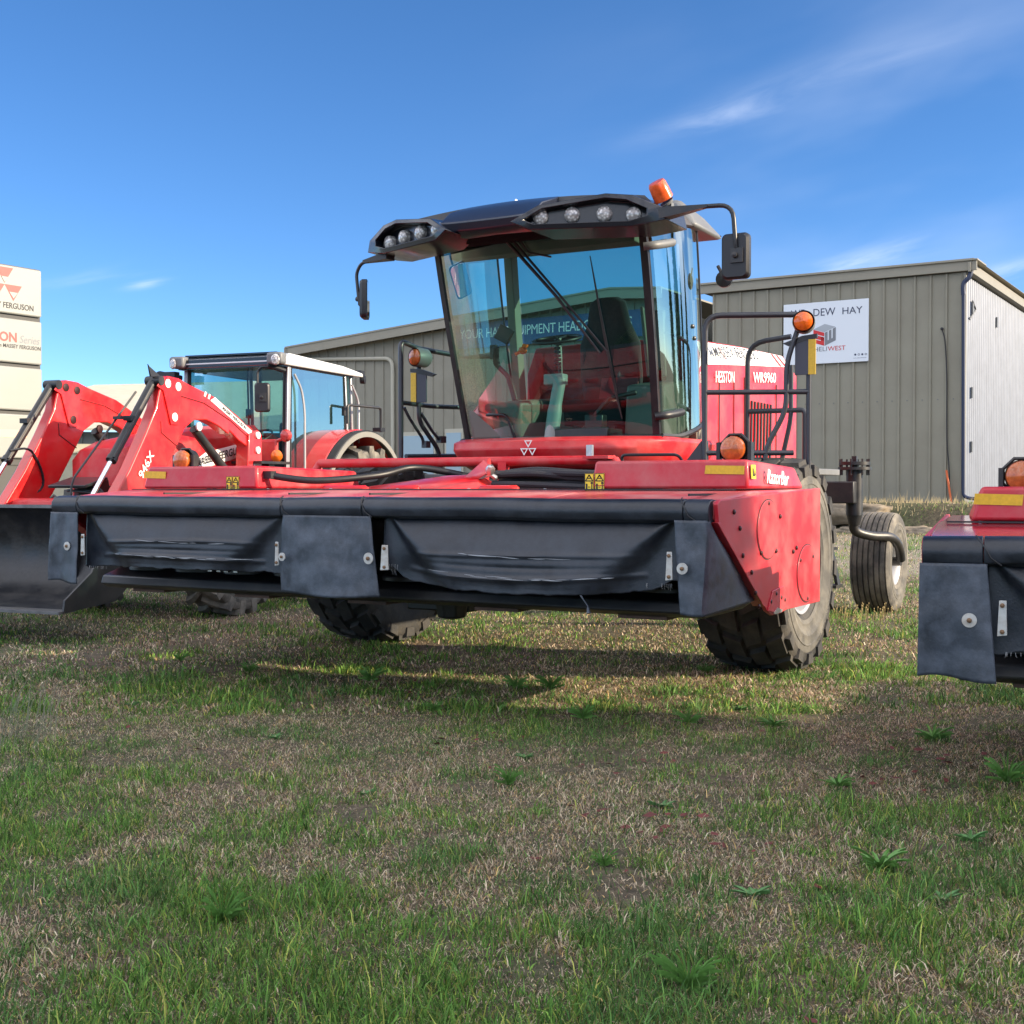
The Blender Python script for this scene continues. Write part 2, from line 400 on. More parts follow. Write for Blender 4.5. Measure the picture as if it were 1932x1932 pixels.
# ---- end boxes standing on the hood
def endbox(s):
    k = M()
    x0, x1 = (1.44, 2.42)
    P = lambda x, y, z: (s*x, y, z)
    k.hexa([P(x0, .66, 1.363), P(x1, .66, 1.363), P(x1, 1.78, 1.363), P(x0, 1.78, 1.363), P(x0+.02, .675, 1.53), P(x1-.01, .675, 1.53), P(x1-.05, 1.74, 1.50), P(x0+.02, 1.74, 1.50)])
    return k.build('end_box', REDW, wr, bev=.018)
eb = endbox(1)
k = M(); k.hexa([(-2.24, .66, 1.363), (-1.15, .66, 1.363), (-1.15, 1.9, 1.363), (-2.3, 1.9, 1.363), (-2.2, .675, 1.525), (-1.165, .675, 1.525), (-1.165, 1.86, 1.50), (-2.2, 1.86, 1.50)])
ebl = k.build('end_box', REDW, wr, bev=.018)
ybox = .668
def plate(nm, pts, m, par, dy=-.003, th=-.003):
    M().ring3([(p[0], p[1]+dy, p[2]) for p in pts], (0, th, 0)).build(nm, m, par)
def onbox(px, py): return Y_(px, py, ybox)
for par, a in ((eb, ((1332, 878), (1405, 879), (1404, 895), (1330, 894))), (ebl, ((274, 889), (314, 890), (313, 903), (273, 902)))):
    plate('reflector', [onbox(*p) for p in a], YEL, par)
def decal(par, px0, py0, px1, py1):
    a = onbox(px0, py0); b = onbox(px1, py1); x0, x1, z1, z0 = a[0], b[0], a[2], b[2]; y = ybox-.003
    plate('warning_decal', [(x0, ybox, z0), (x1, ybox, z0), (x1, ybox, z1), (x0, ybox, z1)], YELD, par)
    k = M(); w = x1-x0; h = z1-z0; cx = (x0+x1)/2; yy = y-.005
    def fl(p): k.add([(q[0], yy, q[1]) for q in p], [tuple(range(len(p)))])
    def fr(p, t=.006):
        for i in range(len(p)):
            a, b = Vector(p[i]), Vector(p[(i+1) % len(p)]); d = (b-a).normalized(); n = Vector((-d.y, d.x))*t/2
            fl([a+n, b+n, b-n, a-n])
    fr([(x0+.002, z0+.002), (x1-.002, z0+.002), (x1-.002, z1-.002), (x0+.002, z1-.002)], .003)
    tw = w*.40; zt = z0+h*.60
    fr([(cx-tw, zt), (cx+tw, zt), (cx, z1-h*.08)])
    fr([(cx-.014, zt+.016), (cx, zt+.034), (cx+.012, zt+.015)], .005)
    fl([(x0+w*.14, z0+h*.12), (x0+w*.32, z0+h*.12), (x0+w*.32, z0+h*.46), (x0+w*.14, z0+h*.46)])
    fl([(x0+w*.40, z0+h*.26), (x0+w*.62, z0+h*.26), (x0+w*.62, z0+h*.30), (x0+w*.40, z0+h*.30)])
    fl([(x0+w*.72, z0+h*.10), (x0+w*.86, z0+h*.10), (x0+w*.83, z0+h*.42), (x0+w*.75, z0+h*.42)])
    o = [(x0+w*.79+.008*math.cos(i*PI/4), z0+h*.49+.008*math.sin(i*PI/4)) for i in range(8)]; fl(o)
    k.build('warning_symbol', BLKI, par)
decal(eb, 1104, 893, 1121, 929); decal(eb, 1123, 893, 1141, 929)
decal(ebl, 428, 899, 439, 927); decal(ebl, 440, 899, 452, 927)
# writing on the lit side of the box
sx = 2.422
o1 = X_(1464, 907, sx)
text('lettering', 'RazorBar', (sx-.005, .98, 1.395), (0, 1, -.03), (0, 0, 1), .44, .085, WHI, eb, shear=.25, bold=.02, depth=.012)
M().ring3([(sx+.002, .70, 1.42), (sx+.002, .78, 1.42), (sx-.002, .78, 1.50), (sx-.002, .70, 1.50)], (.004, 0, 0)).build('warning_decal', YELD, eb)
M().ring3([(sx+.006, .72, 1.435), (sx+.006, .735, 1.435), (sx+.003, .735, 1.48), (sx+.003, .72, 1.48)], (.003, 0, 0)).ring3([(sx+.006, .745, 1.435), (sx+.006, .765, 1.44), (sx+.003, .76, 1.47)], (.003, 0, 0)).build('warning_symbol', BLKI, eb)
# ---- end panels
EP = [(.0, 1.285), (.05, 1.305), (1.95, 1.368), (1.97, 1.36), (1.97, .625), (1.25, .635), (1.10, .625), (.95, .625), (.84, .66), (.80, .69), (.02, 1.19)]
for s in (1, -1):
    k = M(); k.prism(EP, 'x', s*2.452, s*2.475); epn = len(bpy.data.objects)
    # folded front flange
    k.hexa([(s*2.40, .02, 1.19), (s*2.476, .0, 1.19), (s*2.476, .78, .69), (s*2.40, .80, .69), (s*2.40, .05, 1.19), (s*2.476, .05, 1.19), (s*2.476, .82, .69), (s*2.40, .84, .69)])
    ep = k.build('end_panel', REDW, wr, bev=.004)
    for (cy, cz, ry, rz_) in ((.85, 1.13, .20, .17), (1.66, .83, .22, .18)):
        c = [(cy+ry*math.cos(a*PI/14), cz+rz_*1.0*math.sin(a*PI/14)) for a in range(28)]
        k = M(); k.prism(c, 'x', s*2.4755, s*2.481); k.build('access_cover', REDW, ep, bev=.003)
        c2 = [(cy+(ry+.006)*math.cos(a*PI/14), cz+(rz_+.006)*math.sin(a*PI/14)) for a in range(28)]
        k = M(); k.prism(c2, 'x', s*2.4752, s*2.4775); k.build('cover_gap', BLKI, ep)
    k = M()
    for (cy, cz) in ((.85, 1.28), (.72, 1.0), (1.0, 1.0), (1.08, 1.20), (.35, 1.15), (.40, 1.0), (.55, .90), (.62, .78), (.68, .70), (1.35, .98), (1.42, 1.0), (1.5, .92), (1.78, .93), (1.66, .67), (.9, .71), (1.0, .75), (1.1, .72), (1.17, .70), (.25, 1.24)):
        k.lathe([(.014, 0), (.014, .008), (.006, .012), (0, .012)], (s*2.475, cy, cz), (s, 0, 0), 6)
    k.build('bolt', mat('dark_bolt', (.05, .02, .02), .4, metal=.5), ep)
    k = M(); k.prism([(.84, .66), (.93, .77), (1.14, .785), (1.27, .71), (1.22, .645), (1.0, .635)], 'x', s*2.476, s*2.482); k.build('skid_bracket', REDW, ep, bev=.003)
    k = M(); k.prism([(.94, .64), (1.02, .665), (1.12, .645), (1.1, .633), (.98, .63)], 'x', s*2.482, s*2.485); k.build('worn_patch', STEEL, ep)
for c in [c for c in bpy.data.objects if c.name.split('.')[0] == 'end_panel']:
    if min(v.co.x for v in c.data.vertices) < 0: 
        c.location.x += .055
# ---- rubber roll along the front
def wob(x): return .006*math.sin(x*2.3)+.004*math.sin(x*6.1+1)
def rollring(x, sc_=1.0):
    c = []
    for (y, z) in ((.10, 1.306), (.03, 1.312), (-.012, 1.300), (-.036, 1.27), (-.040, 1.235), (-.028, 1.20), (.0, 1.185), (.03, 1.19), (.045, 1.21), (.05, 1.28), (.10, 1.296)):
        c.append((x, y*sc_, z+wob(x)*.5))
    return c
for (a, b) in ((-2.415, -2.172), (-2.168, -.370), (-.364, .250), (.256, 2.298), (2.302, 2.44)):
    n = max(2, int((b-a)/.08)); M().loft([rollring(a+(b-a)*i/n, 1.0+.03*math.sin(i)) for i in range(n+1)]).build('rubber_roll', RUB, wr, bev=.004)
k = M()
for x in (-2.17, -.367, .253, 2.30):
    k.tube([(x-.03, .03, 1.316), (x-.02, -.012, 1.303), (x+.01, -.042, 1.262), (x+.03, -.044, 1.225), (x+.07, -.03, 1.195)], .004, 6)
k.build('roll_seam', BLKI, wr)
# ---- hanging curtains
CFN = []
def curtain(xa, xb, ze, zm, seed, torn=(), bulge=.06):
    def zbot(u):
        z = ze+(zm-ze)*math.sin(PI*u)**.6
        for (c, w, h) in torn: z += h*math.exp(-((u-c)/w)**2)
        return z
    def fn(u, v):
        x = xa+(xb-xa)*u; zt = 1.20; z0 = zbot(u)
        if v > .93: z0 += .006*noise.noise(Vector((u*60, seed, 0)))+.010*noise.noise(Vector((u*15, seed, 3)))
        z = zt+(z0-zt)*v
        a = abs(2*u-1)
        # flat triangles at both ends, a sagging belly between them
        edge = .70*(v*1.0)                        # belly is wide at the top and narrows downward
        e = (1-a)/(.05+.42*v**1.1); belly = 1/(1+math.exp(-(e-1)*9))
        y = .055-.02*v-belly*(bulge*math.sin(min(1, v*1.05+.02)*PI*.60)+.012)
        w = max(0, 1-a*1.25)
        y += -.013*math.exp(-((v-.52-.03*math.cos(u*5))/.030)**2)*w**.6-.016*math.exp(-((v-.80-.02*math.cos(u*6+seed))/.035)**2)*w**.4+.007*math.exp(-((v-.66)/.03)**2)*w
        y += .008*noise.noise(Vector((u*2.4+seed, v*1.6, 1)))
        return (x, y, z)
    CFN.append(fn)
    return M().grid(fn, 140, 60)
c1 = curtain(-2.16, -.36, .83, .835, 1.3, torn=((.03, .03, -.02),)).build('curtain', RUB, wr, solid=.006)
c2 = curtain(.36, 2.27, .865, .775, 4.1, torn=((.03, .04, .06), (.97, .03, .03)), bulge=.08).build('curtain', RUB, wr, solid=.006)
rc = random.Random(5)
for ci, (co_, fn_) in enumerate(((c1, CFN[0]), (c2, CFN[1]))):
    k = M()
    for v0, ua, ub in ((.50, .30, .72), (.505, .34, .60), (.775, .18, .80), (.79, .35, .66)):
        u = ua
        while u < ub:
            L_u = rc.uniform(.03, .10); n = 8; P = []
            for i in range(n+1):
                uu = u+L_u*i/n; p = Vector(fn_(uu, v0-.03*math.cos(uu*5)*(1 if v0 < .6 else .6)+.004*math.sin(uu*40))); p.y -= .0045; P.append(p)
            w_ = rc.uniform(.0012, .003)
            k.tube(P, [w_*math.sin(PI*(.08+.84*i/n)) for i in range(n+1)], 4)
            u += L_u+rc.uniform(.0, .06)
    k.build('worn_crease', WORN, co_)
def fringe(x0, x1, z, n, par, y=-.0, L=.03):
    k = M()
    for i in range(n):
        x = x0+(x1-x0)*random.random(); l = L*(.3+random.random()); dx = random.uniform(-.003, .003)
        k.tube([(x, y, z+.012), (x+dx, y-.004, z-l*.5), (x+dx*2.5, y+.003, z-l)], .0008, 4)
    k.build('frayed_edge', mat('frayed_threads', (.32, .32, .33), .9), par)
fringe(-2.09, -1.88, .818, 14, c1, L=.010); fringe(2.05, 2.24, .850, 9, c2, y=.02, L=.02); pass; fringe(.40, .48, .90, 10, c2, y=.03, L=.04)
k = M(); k.tube([(1.70, -.03, .80), (1.73, -.05, .77), (1.755, -.04, .73), (1.765, -.05, .69)], [.010, .005, .004, .013], 5); k.build('torn_strip', FLAPM, c2)
# ---- flaps
def flap(pts_t, pts_b, seed, amp, wrap=None, yoff=-.03):
    """pts: (x0,x1) at top / bottom with z"""
    (tx0, tx1, tz), (bx0, bx1, bz) = pts_t, pts_b
    def fn(u, v):
        x = (tx0+(tx1-tx0)*u)*(1-v)+(bx0+(bx1-bx0)*u)*v
        z = tz+(bz-tz)*v+.010*math.sin(u*5+seed)*v
        y = yoff-.03*math.sin(v*PI*.5)+amp*math.sin(u*4.5+seed)*v*v+.010*noise.noise(Vector((u*4, v*4, seed)))
        if wrap: x, y = wrap(u, v, x, y)
        return (x, y, z)
    return M().grid(fn, 30, 34)
f1 = flap((-2.425, -2.155, 1.20), (-2.43, -2.115, .715), .4, .025).build('rubber_flap', FLAPM, wr, solid=.009)
f2 = flap((-.345, .315, 1.20), (-.365, .40, .715), 2.0, .035).build('rubber_flap', FLAPM, wr, solid=.009)
def wrapr(u, v, x, y):
    q = min(1, u/.38); x = 2.25+.05*v+(.165-.03*v)*q+.012*math.sin(v*5)*q
    if u > .38: y += (u-.38)/.62*(.84*v**1.15+.04)+.03*math.sin((u-.38)/.62*PI)*v; x += .02*math.sin((u-.38)*5)
    return x, y
f3 = flap((2.25, 2.42, 1.20), (2.30, 2.42, .715), 3.4, .012, wrapr).build('rubber_flap', FLAPM, wr, solid=.009)
def washer(x, z, y, par, r=.03):
    M().lathe([(r, 0), (r, .005), (r*.35, .006)], (x, y, z), (0, -1, 0), 20).build('washer', GALV, par)
    M().lathe([(r*.36, .006), (r*.36, .014), (r*.15, .018), (0, .018)], (x, y, z), (0, -1, 0), 6).build('bolt', mat('rusty_bolt', (.20, .12, .07), .6, metal=.6), par)
def bracket(x, z, y, par, w=.03, h=.15, tilt=0):
    M().hexa([(x-w, y, z-h/2), (x+w+tilt, y, z-h/2+.005), (x+w+tilt, y+.006, z-h/2+.005), (x-w, y+.006, z-h/2), (x-w*.6, y, z+h/2), (x+w*.8, y, z+h/2), (x+w*.8, y+.006, z+h/2), (x-w*.6, y+.006, z+h/2)]).build('bracket', GALV, par, bev=.002)
    k = M()
    for dz in (-.055, .055): k.lathe([(.010, 0), (.010, .006), (0, .009)], (x, y, z+dz), (0, -1, 0), 8)
    k.build('rivet', mat('rusty_bolt', (.2, .12, .07)), par)
washer(-2.223, .965, -.068, f1); bracket(-2.095, .975, -.05, f1, w=.020)
washer(-.310, .943, -.088, f2, .026); bracket(-.378, .958, -.060, f2, w=.016)
washer(.345, .951, -.092, f2, .034); bracket(.452, .957, -.085, f2, w=.030)
washer(2.318, .952, -.088, f3, .030); bracket(2.238, .961, -.075, f3, w=.020)
# ---- cutterbar and the dark space under the hood
k = M(); k.prism([(.28, .68), (.35, .65), (1.0, .65), (1.2, .68), (1.2, .80), (.5, .80), (.30, .74)], 'x', -2.28, 2.28)
for i in range(10):
    x = -2.0+i*.445; k.lathe([(.19, 0), (.19, .03), (.12, .06), (.05, .09), (0, .09)], (x, .55, .78), (0, 0, 1), 18)
k.build('cutterbar', BLK, wr, bev=.01)
k = M()
for i in range(5):
    k.box((-1.9+i*.95, .62, .638), (.3, .5, .02))
k.build('skid_shoe', mat('rusty_steel', (.10, .06, .045), .7, metal=.4, var=.3, vscale=9), wr)
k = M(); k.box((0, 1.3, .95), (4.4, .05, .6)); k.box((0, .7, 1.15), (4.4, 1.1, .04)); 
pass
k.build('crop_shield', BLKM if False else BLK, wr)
k = M()
for x in (-1.12, -1.045, -.98, -.90): k.box((x, .16, .822), (.035, .02, .022))
k.build('knife_bolt', STEEL, wr)
# ---- red lift frame tube with struts
za = 1.565
k = M(); k.tube([(-1.62, 1.98, za), (1.0, 1.98, za)], .036, 16); k.tube([(-1.62, 1.98, za), (-1.7, 1.9, 1.36)], .03, 12)
k.tube([(-.02, 1.96, za), (.08, 1.7, 1.36)], .03, 10); k.box((.1, 1.97, 1.47), (.07, .05, .20)); k.tube([(1.0, 1.98, za), (1.15, 1.9, 1.38)], .036)
k.box((.9, 1.92, 1.585), (.20, .10, .02)); k.build('lift_frame', RED, wr)
k = M(); k.box((.83, 1.93, 1.63), (.045, .03, .09)); k.build('latch', STEEL, wr)
# ---- hoses
k = M()
k.tube(smoothpath([(-1.12, .78, 1.455), (-.85, .95, 1.42), (-.60, 1.35, 1.46), (-.52, 1.7, 1.52), (-.28, 1.95, 1.47), (.0, 2.2, 1.38)]), .026, 10)
k.build('hydraulic_hose', BPLM, wr)
k = M(); k.box((-1.135, .77, 1.46), (.09, .06, .055)); k.build('hose_clamp', BPLM, wr)
k = M(); rs = random.Random(3)
for i in range(15):
    z = 1.385+rs.random()*.10; y = 1.25+rs.random()*.35
    k.tube(smoothpath([(.40+rs.random()*.05, y-.05, z-.02+rs.random()*.03), (.7, y+rs.uniform(-.05, .05), z+rs.uniform(-.01, .02)), (1.05, y+rs.uniform(-.05, .05), z+rs.uniform(-.02, .01)), (1.5, y+.1, z-.02)]), .015+.014*rs.random(), 8)
k.build('hose_bundle', mat('black_hose', (.022, .022, .028), .7, bump=.6, bscale=220), wr)
k = M(); k.lathe([(.012, 0), (.03, .01), (.036, .04), (.02, .07), (0, .075)], (.43, 1.2, 1.46), (.3, -.5, .8), 7); k.lathe([(.012, 0), (.02, .01), (.016, .05), (0, .06)], (.47, 1.22, 1.43), (-.5, -.5, .5), 7)
k.build('coupling', STEEL, wr)
# ---- amber marker lamps with guards on the boxes
def marker(x, y, z, s):
    k = M(); k.lathe([(.0, .035), (.045, .03), (.07, .01), (.075, -.012), (.07, -.03), (0, -.032)], (x, y-.035, z), (0, -1, 0), 28)
    lamp = k.build('marker_lamp', AMBERD, wr)
    oct_ = [(x+.092*math.cos(PI/8+i*PI/4), y+.02, z+.092*math.sin(PI/8+i*PI/4)) for i in range(8)]
    k = M(); k.tube(oct_, .010, 6, closed=True)
    k.tube([oct_[5], (oct_[5][0]-.02, y, 1.52)], .009, 6); k.tube([oct_[6], (oct_[6][0]+.02, y, 1.52)], .009, 6)
    k.box((x+.095, y+.01, z-.03), (.022, .05, .14)); k.box((x-.095, y+.01, z-.03), (.022, .05, .14))
    k.lathe([(.08, 0), (.08, .05), (0, .05)], (x, y+.03, z), (0, 1, 0), 20)
    k.build('lamp_guard', BLK, lamp)
marker(2.27, .86, 1.595, 1); marker(-2.02, .86, 1.575, -1)
# ================================================================ chassis
k = M()
k.box((0, 4.6, 1.36), (1.15, 4.4, .26)); k.box((0, 3.0, 1.02), (2.5, .26, .3))
for s in (-1, 1):
    k.box((s*1.2, 3.0, .95), (.22, .34, .55)); k.box((s*.62, 4.2, 1.25), (.14, 3.6, .3)); k.box((s*.5, 2.2, 1.05), (.12, 1.4, .14)); k.tube([(s*.55, 1.3, .8), (s*.55, 2.9, 1.1)], .05)
    k.tube([(s*.9, 1.9, 1.2), (s*.85, 2.9, 1.0)], .04)
k.box((0, 1.55, .82), (1.0, .3, .5)); k.box((.1, 1.35, .60), (.5, .6, .14)); k.lathe([(.12, 0), (.1, .12), (0, .14)], (.25, 1.0, .62), (0, 0, -1), 8)
k.build('chassis', BLK, wr, bev=.012)
k = M(); k.box((0, 6.95, 1.32), (3.0, .20, .23)); k.box((0, 6.7, 1.32), (.5, .8, .3)); k.build('rear_axle', BLK, wr, bev=.012)
k = M()
for s in (-1, 1): k.lathe([(.025, 0), (.025, .006), (0, .006)], (s*.95, 6.845, 1.33), (0, -1, 0), 10)
k.build('bolt', WHT, wr)
# drive wheels
for s in (-1, 1):
    w = wheel(wr, s*1.785, 3.06, .80, .64, .36, 'block', s, n=17, depth=.045)
    if s == 1:
        def arcs(name, string, R0, a0, step, hh, ww, m):
            for i, ch in enumerate(string):
                if ch == ' ': continue
                a = a0+i*step
                c = Vector((1.785+.327, 3.06+math.sin(a)*R0, .80+math.cos(a)*R0)); xd = Vector((0, math.cos(a), -math.sin(a))); zd = Vector((0, math.sin(a), math.cos(a)))
                yield ch, c, xd, zd
        ME = M()
        for ch, c, xd, zd in arcs('l', 'AGRI TRANSPORT 390', .60, 1.75, .06, .04, .03, BLKI):
            t = text('lettering', ch, c-xd*.014, xd, zd, .012 if ch == 'I' else .027, .04, BLKI, w, depth=.0)
            me = t.data; n = len(ME.v); ME.v += [tuple(v.co) for v in me.vertices]; ME.f += [tuple(i+n for i in p.vertices) for p in me.polygons]; bpy.data.objects.remove(t)
        ME.build('lettering', BLKI, w)
# caster wheels
for s in (-1, 1):
    cx = s*1.52
    k = M(); px_, py_ = cx-s*.06, 7.05
    k.tube([(px_-s*.0, py_, 1.08), (px_, py_, 1.56)], .085, 18); k.tube([(px_, py_, 1.10), (px_, py_, .98)], [.085, .06], 16)
    k.tube(smoothpath([(px_, py_, 1.04), (px_, py_+.03, .92), (px_+s*.12, py_+.22, .86), (px_+s*.26, py_+.48, .84), (px_+s*.30, py_+.72, .74), (px_+s*.30, py_+.86, .58)]), .05, 14)
    k.tube([(px_+s*.30, py_+.87, .56), (px_+s*.02, py_+.90, .55)], .05, 14)
    ca = k.build('caster_fork', BLK, wr)
    k = M(); k.lathe([(.17, 0), (.17, .03), (.04, .032), (.04, .05), (.16, .052), (.16, .085), (.0, .09)], (px_, py_, 1.555), (0, 0, 1), 20)
    for i in range(8):
        a = i*PI/4; k.cyl((px_+.15*math.cos(a), py_+.15*math.sin(a), 1.50), (px_+.15*math.cos(a), py_+.15*math.sin(a), 1.67), .011, 6)
    k.box((px_, py_, 1.67), (.05, .05, .06)); k.build('pivot_plate', BLK, ca)
    wheel(wr, cx, 7.95, .55, .42, .24, 'rib', s, m=TYRED)
# step behind the wheel
k = M(); k.box((1.43, 5.9, .42), (.34, .24, .03)); k.hexa([(1.28, 5.8, .42), (1.31, 5.8, .42), (1.31, 6.0, .42), (1.28, 6.0, .42), (1.28, 5.8, 1.25), (1.31, 5.8, 1.25), (1.31, 5.9, 1.25), (1.28, 5.9, 1.25)]); k.hexa([(1.57, 5.86, .42), (1.60, 5.86, .42), (1.60, 5.96, .42), (1.57, 5.96, .42), (1.50, 5.86, .80), (1.53, 5.86, .80), (1.53, 5.94, .80), (1.50, 5.94, .80)]); k.box((1.42, 5.9, .78), (.28, .2, .025))
for i in range(7): k.box((1.29+i*.045, 5.78, .445), (.015, .02, .03))
k.build('ladder', BLK, wr)
# platform
k = M(); k.box((1.48, 3.85, 1.50), (.9, 1.5, .05)); k.box((1.60, 3.08, 1.48), (.66, .04, .09)); k.box((-1.25, 3.6, 1.47), (.3, .8, .04))
k.build('platform', mat('platform_grey', (.20, .20, .20), .5, metal=.3, var=.15), wr, bev=.005)
# ================================================================ nose and engine hood
k = M(); N1 = []
def nosering(z, y0, w, back, p=2.6):
    c = []
    for i in range(25):
        a = PI*(i/24)
        cx = -math.cos(a); sy = math.sin(a)
        x = w*math.copysign(abs(cx)**(2/p*1.0), cx); y = back-(back-y0)*abs(sy)**(2/p)
        c.append((x, y, z))
    c += [(w, 4.1, z), (-w, 4.1, z)]; return c
k.loft([nosering(1.52, 2.68, .84, 3.25), nosering(1.58, 2.60, .92, 3.25), nosering(1.68, 2.56, .98, 3.25), nosering(1.745, 2.60, .99, 3.25), nosering(1.775, 2.74, .97, 3.3)])
nose = k.build('nose_panel', RED, wr, bev=.01)
emblem('emblem', (0, 2.556, 1.685), (1, 0, 0), (0, 0, 1), .145, WHI, nose, outline=.60, depth=.012)
k = M(); k.tube(roundpath([(.78, 2.68, 1.50), (.76, 2.62, 1.62), (1.2, 2.72, 1.62), (1.22, 2.8, 1.50)], .05), .012, 8); k.build('grab_rail', RAIL, wr)
# engine hood behind the cab
hw = .86
k = M()
ST = [(4.12, 1.56, 2.42, 2.66), (5.4, 1.57, 2.52, 2.72), (6.75, 1.60, 2.62, 2.755), (6.98, 1.62, 2.55, 2.68)]
k.loft([[(-hw, y, a), (hw, y, a), (hw, y, b_), (hw-.09, y, c), (0, y, c+.03), (-hw+.09, y, c), (-hw, y, b_)] for y, a, b_, c in ST])
hood2 = k.build('engine_hood', RED, wr, bev=.012)
k = M()
def sp_(s, y, f, o=.006):
    for i in range(3):
        if ST[i][0] <= y <= ST[i+1][0]:
            t = (y-ST[i][0])/(ST[i+1][0]-ST[i][0]); b_ = ST[i][2]*(1-t)+ST[i+1][2]*t; c = ST[i][3]*(1-t)+ST[i+1][3]*t
            return (s*(hw-.09*f+o), y, b_+(c-b_)*f+o*.4)
for s in (1, -1):
    yy = [4.16+i*(6.70-4.16)/12 for i in range(13)]
    lo = [sp_(s, y, .06) for y in yy]; hi = [sp_(s, y, .93) for y in yy]
    k.add(lo+hi, [(i, i+1, 14+i, 13+i) for i in range(12)])
k.build('white_stripe', WHI, hood2)
k = M()
for s in (1, -1):
    for y in (4.55, 4.95, 5.25, 6.25): k.box((s*(hw+.003), y, 2.0), (.008, .012, .82))
    for i in range(7): k.box((s*(hw+.006), 5.45+i*.10, 1.92), (.012, .036, .56), rx=-.05)
k.build('vent_slot', BLKI, hood2)
tx = hw+.012
text('lettering', 'MASSEY FERGUSON', Vector(sp_(1, 4.42, .30, .012)), Vector(sp_(1, 6.0, .30))-Vector(sp_(1, 4.42, .30)), Vector(sp_(1, 5, .9))-Vector(sp_(1, 5, .2)), 1.38, .11, BLKI, hood2, bold=.005, depth=.032)
text('lettering', 'HESSTON', (tx, 4.43, 2.30), (0, 1, .07), (0, 0, 1), .50, .105, WHI, hood2, bold=.01)
text('lettering', 'WR9960', (tx, 5.48, 2.375), (0, 1, .07), (0, 0, 1), .72, .105, WHI, hood2, bold=.012)
k = M()
for q in (6.38, 6.55): k.add([sp_(1, q, .08, .010), sp_(1, q+.06, .08, .010), sp_(1, q-.02, .9, .010), sp_(1, q-.08, .9, .010)], [(0, 1, 2, 3)])
k.add([sp_(1, 4.8, .06, .01), sp_(1, 4.81, .06, .01), sp_(1, 4.71, .93, .01), sp_(1, 4.70, .93, .01)], [(0, 1, 2, 3)])
k.build('stripe', REDI, hood2)
k = M(); k.box((0, 7.04, 2.0), (1.5, .06, .8)); k.box((.0, 5.6, 1.44), (1.75, 2.8, .16)); k.build('hood_base', mat('frame_grey', (.16, .17, .18), .5, var=.1), wr)
# ================================================================ rails
k = M(); fy = lambda x: 2.77+.45*(x-1.36)
def FP(x, z): return (x, fy(x), z)
k.tube(roundpath([FP(1.38, 1.50), FP(1.38, 2.66), FP(2.0, 2.66)], .12), .022, 12)
k.tube([FP(1.38, 2.085), FP(2.08, 2.085)], .020, 12); k.tube([FP(1.38, 1.63), FP(1.98, 1.63)], .020, 12)
k.tube([FP(2.08, 2.30), FP(2.08, 1.40)], .020, 12)
k.tube(roundpath([FP(2.02, 2.6), FP(1.93, 2.3), FP(1.93, 1.95), FP(1.80, 1.68), FP(1.78, 1.50)], .1), .020, 12)
k.hexa([FP(1.22, 1.52), FP(1.40, 1.52), (1.40, fy(1.4)+.02, 1.52), (1.22, fy(1.22)+.02, 1.52), FP(1.355, 1.72), FP(1.40, 1.72), (1.40, fy(1.4)+.02, 1.72), (1.355, fy(1.355)+.02, 1.72)])
rl = k.build('handrail', RAIL, wr)
k = M()
k.tube(roundpath([(1.24, 4.2, 1.52), (1.24, 4.2, 2.60), (1.62, 4.2, 2.64)], .16), .022, 12)
k.tube(roundpath([(1.24, 4.2, 2.02), (1.74, 4.2, 2.02), (1.74, 4.2, 1.4)], .04), .022, 10)
k.tube([(1.45, 4.2, 1.56), (1.74, 4.2, 1.56)], .022, 10); k.tube(roundpath([(1.62, 4.2, 2.4), (1.62, 4.2, 1.95), (1.52, 4.2, 1.5)], .1), .02, 10)
k.build('handrail', RAIL, wr)
k = M()
LX = -1.36
k.tube(roundpath([(LX, 2.77, 1.48), (LX, 2.77, 2.625), (LX+.03, 3.0, 2.58), (LX+.12, 3.6, 2.56), (-.98, 3.7, 2.56)], .06), .022, 12)
k.tube(roundpath([(LX, 2.77, 2.10), (LX+.02, 3.2, 2.09), (LX+.10, 3.6, 2.10), (-.98, 3.7, 2.10)], .06), .020, 12)
k.tube([(LX, 2.85, 1.64), (LX+.08, 3.6, 1.66)], .020, 12)
k.tube(roundpath([(LX+.02, 3.02, 2.56), (LX+.02, 3.02, 1.95), (LX+.05, 3.30, 1.7), (LX+.06, 3.32, 1.50)], .08), .020, 12)
k.tube(roundpath([(LX+.0, 2.82, 2.06), (LX+.02, 2.86, 1.98), (LX+.02, 3.08, 1.80), (LX+.02, 3.10, 1.74)], .05), .014, 8)
k.tube(roundpath([(LX+.03, 3.04, 2.02), (LX+.05, 3.2, 1.86), (LX+.05, 3.30, 1.80)], .05), .014, 8); k.box((LX+.03, 3.12, 1.75), (.05, .07, .06)); k.box((LX+.05, 3.34, 1.80), (.05, .09, .06))
k.build('handrail', RAIL, wr)
# warning lamps with reflective paddles on the rails
def sidelamp(x, y, z, s, m):
    k = M(); k.lathe([(.0, .05), (.04, .045), (.068, .022), (.074, -.01), (.0, -.012)], (x, y-.045, z), (.25*s, -1, 0), 28); lamp = k.build('warning_lamp', m, wr)
    k = M(); k.lathe([(.080, 0.03), (.084, .0), (.082, -.10), (.06, -.13), (0, -.135)], (x, y-.03, z), (.25*s, -1, 0), 28); k.build('lamp_housing', GPL, lamp)
    k = M(); k.prism([(x-s*.02, z-.10), (x-s*.17, z-.15), (x-s*.13, z-.17), (x+s*.09, z-.12), (x+s*.09, z-.09)], 'y', y, y+.03); k.build('lamp_bracket', BLK, lamp)
    k = M(); k.box((x, y+.01, z-.26), (.15, .015, .26)); k.build('paddle', mat('navy_panel', (.05, .055, .075), .5), lamp, bev=.002)
    M().box((x+s*.055, y+.0, z-.26), (.055, .008, .26)).build('reflector', YEL, lamp)
